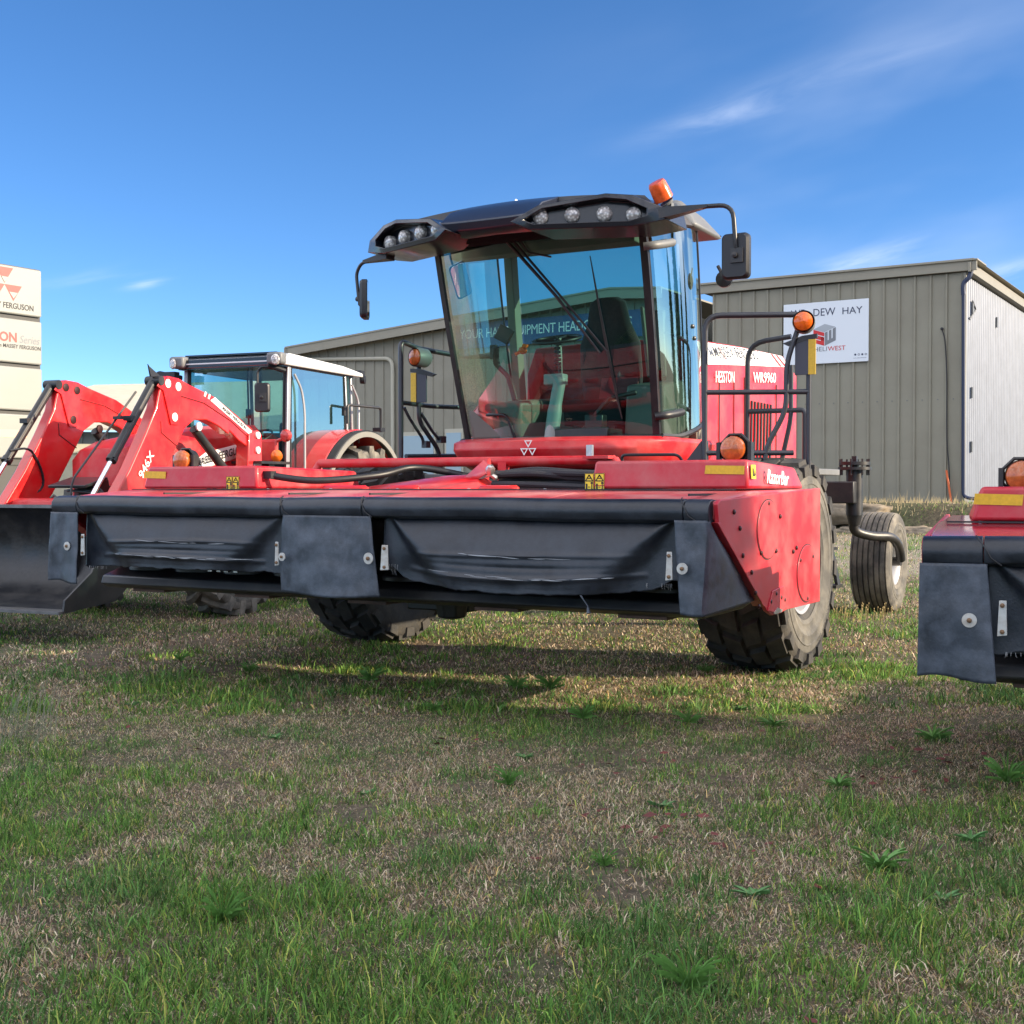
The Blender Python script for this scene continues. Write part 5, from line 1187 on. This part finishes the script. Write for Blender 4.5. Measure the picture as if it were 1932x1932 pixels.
# left part of the building: gable rising to the right, seen left of and through the cab
lb = thing('metal_shed', 'tan metal building with a big framed doorway, seen left of and through the windrower cab', 'shed', fr=BN)
zt_ = lambda x: 5.18+(x+17.6)*.078
k = M(); ribbed(k, -17.45, -6.7, .6, lambda x: zt_(x)-.13 if x < -7.8 else zt_(-7.8)-.13-(x+7.8)*.07, sp=.316, rib=.03); k.build('gable_wall', mat('grey_metal_wall', (.23, .217, .172), .55, var=.05, vscale=.8, dirt=(.16, .14, .11), dscale=.9, damt=.35), lb)
k = M(); xa, xm, xb = -17.75, -7.8, -6.5
for (a, b_) in ((xa, xm), (xm, xb)):
    za_, zb_ = zt_(a), zt_(xm) if b_ == xm else zt_(xm)-(xb-xm)*.07
    k.hexa([(a, -.30, za_-.22), (b_, -.30, zb_-.22), (b_, -.25, zb_-.22), (a, -.25, za_-.22), (a, -.30, za_), (b_, -.30, zb_), (b_, -.25, zb_), (a, -.25, za_)])
    k.hexa([(a, -.32, za_), (b_, -.32, zb_), (b_, 16, zb_), (a, 16, za_), (a, -.32, za_+.04), (b_, -.32, zb_+.04), (b_, 16, zb_+.04), (a, 16, za_+.04)])
k.box((-17.72, 6, zt_(-17.75)-.07), (.14, 12.6, .15)); k.tube(roundpath([(-17.6, -.2, 5.05), (-17.6, -.2, 4.9), (-17.46, -.02, 4.75), (-17.46, -.05, 1)], .06), .05, 8)
k.build('roof', TRIM, lb)
k = M(); k.box((-17.46, 6, 2.9), (.06, 12, 4.4)); k.box((-6.7, 6, 3.2), (.06, 12, 4.6)); k.build('side_wall', WALL, lb)
k = M(); k.tube(roundpath([(-17.3, -.07, 4.86), (-14.25, -.07, 4.72), (-14.25, -.07, .9)], .25), .05, 8); k.tube(roundpath([(-16.6, -.07, 2.66), (-14.55, -.07, 2.62), (-14.45, -.07, .9)], .25), .05, 8); k.build('door_frame', LTRIM, lb)
for (x0, x1, z1) in ((-16.3, -14.75, 2.45), (-13.9, -12.95, 2.75), (-12.55, -12.1, 2.80)):
    k = M(); k.box(((x0+x1)/2, -.04, z1/2+.5+.05), (x1-x0+.1, .05, z1-1.0)); wdo = k.build('window', LTRIM, lb)
    k = M(); k.box(((x0+x1)/2, -.07, z1/2+.5), (x1-x0, .02, z1-1.1)); k.build('pane', mat('pale_window_pane', (.25, .32, .38), .15, coat=.5), wdo)
# banner
ba = thing('banner', 'blue banner with white capital letters on the wall behind the cab', 'banner', fr=BN)
p0 = B_Y(871, 655, 0)
bx0 = -12.25; k = M(); k.box((bx0+2.6, -.07, 5.15), (5.2, .02, .62)); k.build('cloth', mat('blue_banner', (.04, .09, .22), .6), ba)
text('lettering', 'YOUR HAY EQUIPMENT HEADQUARTERS', (bx0+.12, -.085, 5.03), (1, 0, 0), (0, 0, 1), 4.8, .28, WHI, ba, sp=.95)
# sign
sg = thing('wall_sign', 'white wall sign with dark blue lettering and a red and grey cube logo', 'sign', fr=BN)
SY = -.06
k = M(); k.box((-2.805, SY, 4.64), (1.83, .02, 1.30)); k.build('panel', mat('sign_white', (.66, .70, .76), .45), sg, bev=.006)
NAVY = mat('navy_ink', (.02, .03, .08), .5); SGY = SY-.012
SX0, SZ0, SW, SH = -3.72, 3.99, 1.83, 1.30
def S(u, v): return (SX0+u*SW, SGY, SZ0+v*SH)
text('lettering', 'WE', S(.09, .78), (1, 0, 0), (0, 0, 1), .30, .155, NAVY, sg)
text('lettering', 'DEW', S(.36, .775), (1, 0, 0), (0, 0, 1), .47, .155, NAVY, sg); text('lettering', 'HAY', S(.70, .775), (1, 0, 0), (0, 0, 1), .42, .14, NAVY, sg)
text('lettering', 'STAHELI', S(.22, .20), (1, 0, 0), (0, 0, 1), .55, .095, GRYI, sg); text('lettering', 'WEST', S(.53, .20), (1, 0, 0), (0, 0, 1), .38, .095, REDI, sg)
text('lettering', 'www.staheliwest.com', S(.83, .055), (1, 0, 0), (0, 0, 1), .27, .018, NAVY, sg)
def face(o, u, v, nu, nv, cells, m, nm):
    k = M(); O, U, V = Vector(o), Vector(u), Vector(v)
    for (a, b_, c, d) in cells:
        k.add([O+U*(a/nu)+V*(b_/nv), O+U*(c/nu)+V*(b_/nv), O+U*(c/nu)+V*(d/nv), O+U*(a/nu)+V*(d/nv)], [(0, 1, 2, 3)])
    k.build(nm, m, sg)
O1 = Vector(S(.36, .345)); U1 = Vector((.235, 0, -.075)); V1 = Vector((0, 0, .275))
face(O1+Vector((0, -.002, 0)), U1, V1, 10, 10, [(0, 0, 10, 3.0), (7, 3.0, 10, 6.4), (0, 3.6, 10, 6.4), (0, 6.4, 3, 10), (3, 7.1, 10, 10)], REDI, 'logo_red')
O2 = O1+U1+Vector((.012, -.002, 0)); U2 = Vector((.235, 0, .10)); V2 = Vector((0, 0, .275))
face(O2, U2, V2, 10, 10, [(0, 0, 10, 3), (0, 3, 2.6, 10), (3.7, 3, 6.1, 10), (7.2, 3, 10, 10)], GRYI, 'logo_grey')
k = M(); T0 = O1+V1+Vector((0, 0, .008)); k.add([T0, T0+U1, T0+U1+U2+Vector((.01, 0, 0)), T0+U2+Vector((.01, 0, 0))], [(0, 1, 2, 3)]); k.build('logo_top', mat('pale_grey_ink', (.35, .38, .42), .5), sg)
k = M()
for i in range(4): k.lathe([(.022, 0), (.022, .002), (0, .002)] if i in (0, 2) else [(.014, .002), (.022, .002)], S(.85+i*.04, .115), (0, -1, 0), 10)
k.build('social_icon', NAVY, sg)
# ================================================================ left shed with sunlit roof
sh = thing('shed', 'low grey shed with a sunlit tan roof and cream doorway behind the loader arms', 'shed', loc=(-14.0, 36.9, -.35), rz=-math.radians(-8)); sh.scale = (1.25, 1.25, 1.25)
k = M(); k.box((2.0, .2, 1.55), (8.0, .3, 2.3)); n = 27
for i in range(n): k.box((-2.0+i*.3, .03, 1.55), (.03, .05, 2.28))
k.build('shed_wall', mat('shed_grey', (.19, .20, .19), .6, var=.08), sh)
k = M(); k.hexa([(-2.4, -.35, 2.72), (6.5, -.35, 2.72), (6.5, 7, 4.55), (.3, 5.5, 4.20), (-2.4, -.35, 2.77), (6.5, -.35, 2.77), (6.5, 7, 4.60), (.3, 5.5, 4.25)]); k.build('shed_roof', mat('tan_roof', (.46, .42, .33), .6, var=.08), sh)
k = M(); k.box((-2.2, -.02, 1.5), (.18, .14, 2.3)); k.box((.85, -.02, 2.30), (2.7, .10, .22)); k.box((-.45, -.02, 1.5), (.16, .10, 1.6)); k.build('cream_frame', mat('cream_trim', (.62, .56, .40), .6), sh)
k = M(); k.box((1.0, .0, 1.4), (2.6, .06, 1.6)); k.build('cream_door', mat('cream_door', (.50, .45, .32), .6, var=.06), sh)
k = M(); k.hexa([(1.3, -.2, .9), (2.3, -.2, .9), (2.3, .2, .9), (1.3, .2, .9), (1.5, -.2, 1.9), (2.3, -.2, 2.0), (2.3, .2, 2.0), (1.5, .2, 1.9)])
# ================================================================ pylon sign
TS = Frame(-11.93, 32.0, -57)
r84 = ray(84, 700); TS = Frame(r84[0]*32.6, r84[1]*32.6, -57)
py = thing('pylon_sign', 'tall cream pylon sign with a red triangle emblem, cut off by the left edge', 'sign', fr=TS)
PW = 2.7; CREAM = mat('cream_sign_face', (.28, .285, .265), .35, var=.03, vscale=1)
zs = [(5.80, 7.02), (4.56, 5.68), (3.35, 4.46), (2.12, 3.25)]
k = M(); k.box((-PW/2, .35, 4.5), (PW, .36, 5.1)); k.box((-PW/2, .35, 1.2), (PW*.9, .3, 2.0)); k.build('cabinet', mat('grey_cabinet', (.05, .05, .05), .6), py)
ff = []
for i, (a, b_) in enumerate(zs):
    k = M(); k.box((-PW/2, .13, (a+b_)/2), (PW-.03, .12, b_-a)); ff.append(k.build('sign_face', CREAM, py, bev=.04))
SR = mat('faded_red_ink', (.42, .06, .05), .5)
emblem('emblem', (-1.11, .068, 6.56), (1, 0, 0), (0, 0, 1), 1.0, SR, ff[0], depth=.004)
k = M()
for cx in (-1.11-.25, -1.11+.25):
    k.add([(cx-.125, .058, 6.35), (cx+.125, .058, 6.35), (cx, .058, 6.19)], [(0, 1, 2)])
k.add([(-1.11-.10, .058, 6.72), (-1.11+.10, .058, 6.72), (-1.11, .058, 6.575)], [(0, 1, 2)])
k.build('emblem_white', CREAM, ff[0])
text('lettering', 'MASSEY FERGUSON', (-1.82, .066, 5.93), (1, 0, 0), (0, 0, 1), 1.55, .15, BLKI, ff[0], bold=.012)
text('lettering', 'HESSTON', (-2.16, .066, 5.08), (1, 0, 0), (0, 0, 1), 1.39, .25, SR, ff[1], bold=.03)
text('lettering', 'Series', (-.69, .066, 5.08), (1, 0, 0), (0, 0, 1), .60, .20, GRYI, ff[1], shear=.3)
text('lettering', 'from MASSEY FERGUSON', (-1.46, .066, 4.93), (1, 0, 0), (0, 0, 1), 1.40, .10, BLKI, ff[1], shear=.1, bold=.01)
M().box((-1.45, .067, 2.75), (1.9, .004, .20)).build('pale_orange_bar', mat('pale_orange', (.75, .42, .28), .5), ff[3])
# ================================================================ rocks and timber by the barn
ROCK = mat('sandstone', (.26, .21, .15), .85, var=.4, vscale=3, dirt=(.07, .055, .04), dscale=2.6, damt=.9, bump=.6, bscale=14)
def rock(c, s, seed, rz):
    bm = bmesh.new(); bmesh.ops.create_icosphere(bm, subdivisions=4, radius=1); R = Matrix.Rotation(rz, 3, 'Z')
    for v in bm.verts:
        q = v.co.copy(); q = Vector([math.copysign(abs(a)**.55, a) for a in q]); f = 1+.45*noise.noise(q*1.3+Vector((seed, 0, 0)))+.20*noise.noise(q*3.3+Vector((seed, 2, 0)))+.06*noise.noise(q*9)
        q = q*f; v.co = R @ Vector((q.x*s[0], q.y*s[1], q.z*s[2]))
    me = bpy.data.meshes.new('rock'); bm.to_mesh(me); bm.free(); me.materials.append(ROCK)
    for p in me.polygons: p.use_smooth = True
    o = bpy.data.objects.new('rock', me); COL.objects.link(o); o.location = c; return o
def brock(lx, ly, z, s, seed, label, rz=-.55): x, y = BN.wor(lx, ly); return tag(rock((x, y, z), s, seed, rz), label, 'rock')
brock(-2.05, -1.75, .86, (.95, .45, .24), 1, 'long pale sandstone slab lying against the foot of the barn wall'); brock(-3.35, -1.9, .62, (.45, .35, .22), 2, 'square brown block under the black axle beam beside the long slab')
brock(-3.0, -2.0, .36, (.7, .3, .14), 3, 'low flat rock below the square block, behind the rear wheel'); brock(-1.3, -2.1, .48, (.62, .28, .14), 4, 'brown rock right of the rear caster wheel, below the long slab'); brock(-.55, -2.15, .50, (.5, .25, .13), 5, 'small dark rock nearest to the right header, right end of the row')
k = M()
for i in range(900):
    lx = random.uniform(-3.5, 2.5); ly = random.uniform(-1.7, -.25); x, y = BN.wor(lx, ly); z = ground_z(x, y); h_ = random.uniform(.04, .16)*(1.8 if random.random() < .06 else 1); dx = random.uniform(-.5, .5)*h_
    k.add([(x-.008, y, z), (x+.008, y, z), (x+dx, y, z+h_)], [(0, 1, 2)])
o = k.build('dry_weeds', mat('straw', (.45, .36, .20), .85, var=.2)); o['kind'] = 'stuff'; o['label'] = 'dry straw coloured weeds along the foot of the barn wall'; o['category'] = 'weeds'
# ================================================================ small machines behind the left rail
def small(px, py, d): r_ = ray(px, py); return (r_[0]*d, r_[1]*d)
x, y = small(745, 880, 20.5); gz0 = ground_z(x, y)
mw = thing('ride_on_mower', 'small ride on mower with red hood parked by the shed behind the left handrail', 'mower', loc=(x, y, gz0), rz=-.5)
k = M(); k.loft([[(a, -.28*w, .62), (a, .28*w, .62), (a, .26*w, .62+h_), (a, 0, .66+h_), (a, -.26*w, .62+h_)] for a, w, h_ in ((-.75, .6, .12), (-.6, .95, .24), (-.2, 1.0, .34), (.35, 1.0, .36), (.42, .9, .30))]); k.build('hood', REDT, mw, bev=.02)
k = M(); k.box((.1, 0, .52), (1.5, .5, .2)); k.box((.75, 0, .86), (.1, .45, .35)); k.box((.55, 0, .68), (.4, .45, .1)); k.tube([(.25, 0, .9), (.1, 0, 1.2)], .02); k.tube([(.02+.16*math.cos(a), .16*math.sin(a), 1.2) for a in [i*PI/6 for i in range(12)]], .012, 6, closed=True); k.build('frame', BLK, mw, bev=.02)
for (a, b_, r_) in ((-.55, .35, .26), (-.55, -.35, .26), (.6, .38, .36), (.6, -.38, .36)):
    k = M(); k.lathe([(r_*.5, -.09), (r_*.9, -.1), (r_, -.06), (r_, .06), (r_*.9, .1), (r_*.5, .09), (r_*.45, 0), (0, .02)], (a, b_, r_), (0, 1, 0), 20); k.build('wheel', TYRE, mw)
x, y = small(712, 880, 20.0); gz0 = ground_z(x, y)
bm_ = thing('small_blue_machine', 'small blue walk behind machine with handlebars beside the rear tractor tyre', 'machine', loc=(x, y, gz0), rz=.4)
BLU = mat('blue_paint', (.03, .10, .30), .4, var=.3, vscale=10)
k = M(); k.box((0, 0, .62), (.7, .45, .3)); k.box((-.1, 0, .82), (.35, .35, .2)); k.lathe([(.16, -.1), (.18, 0), (.16, .1), (0, .1)], (.2, -.1, .85), (0, 0, 1), 16); k.build('body', BLU, bm_, bev=.04)
k = M(); k.tube(smoothpath([(.2, -.2, .7), (.0, -.25, 1.05), (-.35, -.28, 1.15)]), .02); k.tube(smoothpath([(.2, .2, .7), (.0, .25, 1.05), (-.35, .28, 1.15)]), .02); k.box((.1, 0, .4), (.5, .3, .3)); k.build('handlebar', BLK, bm_)
for b_ in (-.3, .3):
    k = M(); k.lathe([(.1, -.05), (.28, -.06), (.3, 0), (.28, .06), (.1, .05), (0, .05)], (0, b_, .3), (0, 1, 0), 18); k.build('wheel', TYRE, bm_)
x, y = small(775, 860, 22.5); gz0 = ground_z(x, y)
ch = thing('blue_drum_pump', 'pale blue upright pump standing in front of the small shed window', 'pump', loc=(x, y, gz0), rz=.2)
k = M(); k.lathe([(.16, 0), (.2, .05), (.2, .5), (.14, .62), (.10, .9), (.13, .95), (.13, 1.1), (0, 1.15)], (0, 0, 0), (0, 0, 1), 16); k.build('drum', mat('pale_blue', (.12, .22, .40), .4, var=.2, vscale=8), ch)
k = M(); k.tube(smoothpath([(.1, 0, 1.05), (.3, 0, 1.0), (.35, 0, .6)]), .03); k.build('spout', BLK, ch)
# distant hill and tree band seen through the gap
k = M(); n = 60
k.add([(-500+1000*i/n, 700, (0 if j == 0 else 22+14*noise.noise(Vector((i*.12, 0, 0))))) for j in (0, 1) for i in range(n+1)]+[(-500+1000*i/n, 760, 0) for i in range(n+1)], [(i, i+1, n+2+i, n+1+i) for i in range(n)]+[(n+1+i, n+2+i, 2*n+3+i, 2*n+2+i) for i in range(n)])
o = k.build('hills', mat('distant_hill', (.05, .09, .06), .9)); o['kind'] = 'structure'
# ================================================================ trees to the right of the camera (they shade the foreground)
LEAF = mat('conifer_leaf', (.035, .07, .028), .7, var=.3, vscale=2); BARK = mat('bark', (.10, .07, .05), .9, var=.3, bump=.5)
def tree_parts(seed, h_, r0, n):
    r = np.random.default_rng(seed); k = M(); k.tube([(0, 0, -.1), (.05, 0, h_*.5), (0, .05, h_*.96)], [.22, .14, .03], 8)
    for i in range(40):
        a = r.random()*6.28; z = h_*(.12+.8*r.random()); q = r0*.8*(1-z/h_*.75); k.tube([(0, 0, z), (math.cos(a)*q, math.sin(a)*q, z+.1)], [.035, .01], 5)
    tm = k.mesh('trunk')
    z = h_*(.04+.96*r.random(n)**.85); t = z/h_; lim = r0*(np.sin(np.minimum(1, t*2.2+.25)*PI/2))*(1-t**2.2)**.8
    a = r.random(n)*2*PI; lim *= .82+.22*np.sin(a*5+t*19+seed)+.1*np.sin(t*47+a*2); q = lim*r.random(n)**.42
    c = np.stack([np.cos(a)*q, np.sin(a)*q, z], 1); s_ = .075+.10*r.random(n)
    u = r.normal(size=(n, 3)); u /= np.linalg.norm(u, axis=1)[:, None]; v = np.cross(u, r.normal(size=(n, 3))); v /= np.linalg.norm(v, axis=1)[:, None]
    V = np.stack([c-u*s_[:, None], c+v*s_[:, None]*.5, c+u*s_[:, None], c-v*s_[:, None]*.5], 1).reshape(-1, 3)
    me = bpy.data.meshes.new('crown'); me.from_pydata(V.tolist(), [], [(i*4, i*4+1, i*4+2, i*4+3) for i in range(n)]); tm.materials.append(BARK); me.materials.append(LEAF); return tm, me
tv = [tree_parts(1, 11.5, 1.9, 14000), tree_parts(2, 12.5, 2.1, 15000)]
TREES = []
def tree(x, y, i, s_, label, rz):
    o = thing('conifer_tree', label, 'tree', loc=(x, y, 0), rz=rz, group=('row of conifers off to the right' if 'row' in label else 'conifers beyond the barn')); o.scale = (s_, s_, s_)
    for nm, me in (('trunk', tv[i][0]), ('crown', tv[i][1])):
        c = bpy.data.objects.new(nm, me); COL.objects.link(c); c.parent = o
# ================================================================ sky, sun, camera
BETA, EL = 17.0, 20.0
bt = math.radians(BETA); el = math.radians(EL)
sx_ = W1.X[0]*math.cos(bt)+W1.Y[0]*math.sin(bt); sy_ = W1.X[1]*math.cos(bt)+W1.Y[1]*math.sin(bt)
for i, w_ in enumerate((-.2, -2.1, -3.9, -5.9, -8.0, -10.0, -12.5, -15)):
    lx = 21+(i % 2)*1.3; x, y = W1.wor(lx, w_-.9+math.tan(bt)*lx)
    tree(x, y, i % 2, .95+.08*(i % 3), 'dense dark green conifer in the row right of the camera, outside the photo', i*1.3)
for i, (x, y, s_) in enumerate(((30, 33, .85), (36, 27, 1.0), (40, 24, .8), (33.5, 30, .7), (45, 33, .9))):
    tree(x, y, i % 2, s_, 'conifer standing beyond the corrugated side of the barn, outside the photo', i*1.1)
sun = bpy.data.lights.new('sun', 'SUN'); sun.energy = 5.0; sun.angle = math.radians(.5); sun.color = (1, .83, .60)
so = bpy.data.objects.new('sun', sun); COL.objects.link(so); d = Vector((sx_*math.cos(el), sy_*math.cos(el), math.sin(el))); so.rotation_euler = d.to_track_quat('Z', 'Y').to_euler(); so.location = d*40
w = bpy.data.worlds.new('World'); sc.world = w; w.use_nodes = True; nt = w.node_tree; L = nt.links.new; bg = nt.nodes['Background']
sk = nd(nt, 'ShaderNodeTexSky', sky_type='NISHITA'); sk.sun_disc = False; sk.sun_elevation = el; sk.sun_rotation = math.atan2(sx_, sy_); sk.air_density = .75; sk.dust_density = .1; sk.ozone_density = 2.5; sk.altitude = 2200
tc = nd(nt, 'ShaderNodeTexCoord')
sep = nd(nt, 'ShaderNodeSeparateXYZ'); L(tc.outputs['Generated'], sep.inputs[0])
def mth(op, a, b_=None, c=None):
    n = nd(nt, 'ShaderNodeMath', operation=op)
    for i, q in enumerate((a, b_, c)):
        if q is None: continue
        if isinstance(q, (int, float)): n.inputs[i].default_value = q
        else: L(q, n.inputs[i])
    return n.outputs[0]
az = mth('ARCTAN2', sep.outputs[0], sep.outputs[1]); elv = mth('ARCSINE', sep.outputs[2])
# wisps: noise stretched along a slightly rising axis, inside soft elliptical windows of the sky
ca, sa = math.cos(.22), math.sin(.22)
uu = mth('ADD', mth('MULTIPLY', az, ca), mth('MULTIPLY', elv, sa)); vv = mth('SUBTRACT', mth('MULTIPLY', elv, ca), mth('MULTIPLY', az, sa))
cmb = nd(nt, 'ShaderNodeCombineXYZ'); L(mth('MULTIPLY', uu, 5.0), cmb.inputs[0]); L(mth('MULTIPLY', vv, 34.0), cmb.inputs[1])
nz = nd(nt, 'ShaderNodeTexNoise', i_Scale=1.0, i_Detail=6.0, i_Roughness=.55, i_Distortion=.6); L(cmb.outputs[0], nz.inputs['Vector'])
cmb2 = nd(nt, 'ShaderNodeCombineXYZ'); L(mth('MULTIPLY', uu, 3.0), cmb2.inputs[0]); L(mth('MULTIPLY', vv, 9.0), cmb2.inputs[1])
nz2 = nd(nt, 'ShaderNodeTexNoise', i_Scale=1.0, i_Detail=4.0, i_Roughness=.5); L(cmb2.outputs[0], nz2.inputs['Vector'])
def window(px, py, ru, rv, amp):
    r_ = ray(px, py); a0 = math.atan2(r_[0], r_[1]); e0 = math.atan2(r_[2], math.hypot(r_[0], r_[1])); u0 = a0*ca+e0*sa; v0 = e0*ca-a0*sa
    q = mth('ADD', mth('POWER', mth('MULTIPLY', mth('SUBTRACT', uu, u0), 1/ru), 2.0), mth('POWER', mth('MULTIPLY', mth('SUBTRACT', vv, v0), 1/rv), 2.0))
    return mth('MULTIPLY', mth('EXPONENT', mth('MULTIPLY', q, -1.0)), amp)
def sm(n, lo, hi):
    q = nd(nt, 'ShaderNodeMapRange', interpolation_type='SMOOTHSTEP'); q.inputs[1].default_value = lo; q.inputs[2].default_value = hi; L(n, q.inputs[0]); return q.outputs[0]
W_ = mth('MULTIPLY', sm(nz.outputs[0], .36, .68), window(1560, 160, .085, .015, .15))
W_ = mth('ADD', W_, mth('MULTIPLY', sm(nz.outputs[0], .40, .65), window(1380, 213, .055, .0075, .2)))
W_ = mth('ADD', W_, mth('MULTIPLY', sm(nz.outputs[0], .35, .6), window(272, 537, .014, .0028, .75)))
W_ = mth('ADD', W_, mth('MULTIPLY', sm(nz.outputs[0], .40, .65), window(180, 523, .035, .0055, .22)))
W_ = mth('ADD', W_, mth('MULTIPLY', sm(nz.outputs[0], .40, .65), window(1640, 490, .05, .008, .35)))
W_ = mth('ADD', W_, mth('MULTIPLY', sm(nz.outputs[0], .40, .65), window(1900, 515, .04, .006, .5)))
W_ = mth('ADD', W_, mth('MULTIPLY', sm(nz2.outputs[0], .35, .72), window(1750, 300, .22, .12, .24)))
mxn = nd(nt, 'ShaderNodeMix', data_type='RGBA'); L(W_, mxn.inputs[0]); hs = nd(nt, 'ShaderNodeHueSaturation'); hs.inputs['Saturation'].default_value = 1.16; hs.inputs['Value'].default_value = 1.0
L(sk.outputs[0], hs.inputs['Color']); tn = nd(nt, 'ShaderNodeMix', data_type='RGBA', blend_type='MULTIPLY'); tn.inputs[0].default_value = 1; tn.inputs[7].default_value = (.80, .84, .88, 1); L(hs.outputs[0], tn.inputs[6]); L(tn.outputs[2], mxn.inputs[6]); mxn.inputs[7].default_value = (4.2, 4.6, 5.4, 1)
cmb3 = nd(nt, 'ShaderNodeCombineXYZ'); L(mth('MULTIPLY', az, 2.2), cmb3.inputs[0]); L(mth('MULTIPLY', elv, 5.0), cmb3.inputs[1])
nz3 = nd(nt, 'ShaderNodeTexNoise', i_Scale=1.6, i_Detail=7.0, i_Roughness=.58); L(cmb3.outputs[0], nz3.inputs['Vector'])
back = mth('MULTIPLY', sm(mth('ABSOLUTE', az), .62, .95), mth('MULTIPLY', sm(elv, .06, .3), sm(nz3.outputs[0], .40, .56)))  # bright clouds added to the unseen sky behind the camera for neutral fill
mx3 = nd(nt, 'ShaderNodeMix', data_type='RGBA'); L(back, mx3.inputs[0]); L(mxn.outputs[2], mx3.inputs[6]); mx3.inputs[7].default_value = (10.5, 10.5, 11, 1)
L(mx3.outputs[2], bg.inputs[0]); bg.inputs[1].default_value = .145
cam = bpy.data.cameras.new('camera'); co = bpy.data.objects.new('camera', cam); COL.objects.link(co); sc.camera = co
co.location = (0, 0, H); co.rotation_euler = (PI/2-PA, 0, 0); cam.sensor_width = 36; cam.lens = 36*F/1932; cam.clip_end = 3000; cam.clip_start = .05
vs_ = sc.view_settings; vs_.view_transform = 'Standard'; vs_.look = 'None'; vs_.gamma = 1; vs_.exposure = .90
try: vs_.use_curve_mapping = False
except Exception: pass
sc.cycles.transparent_max_bounces = 24; sc.cycles.max_bounces = 8
sc.render.resolution_x = sc.render.resolution_y = 1024
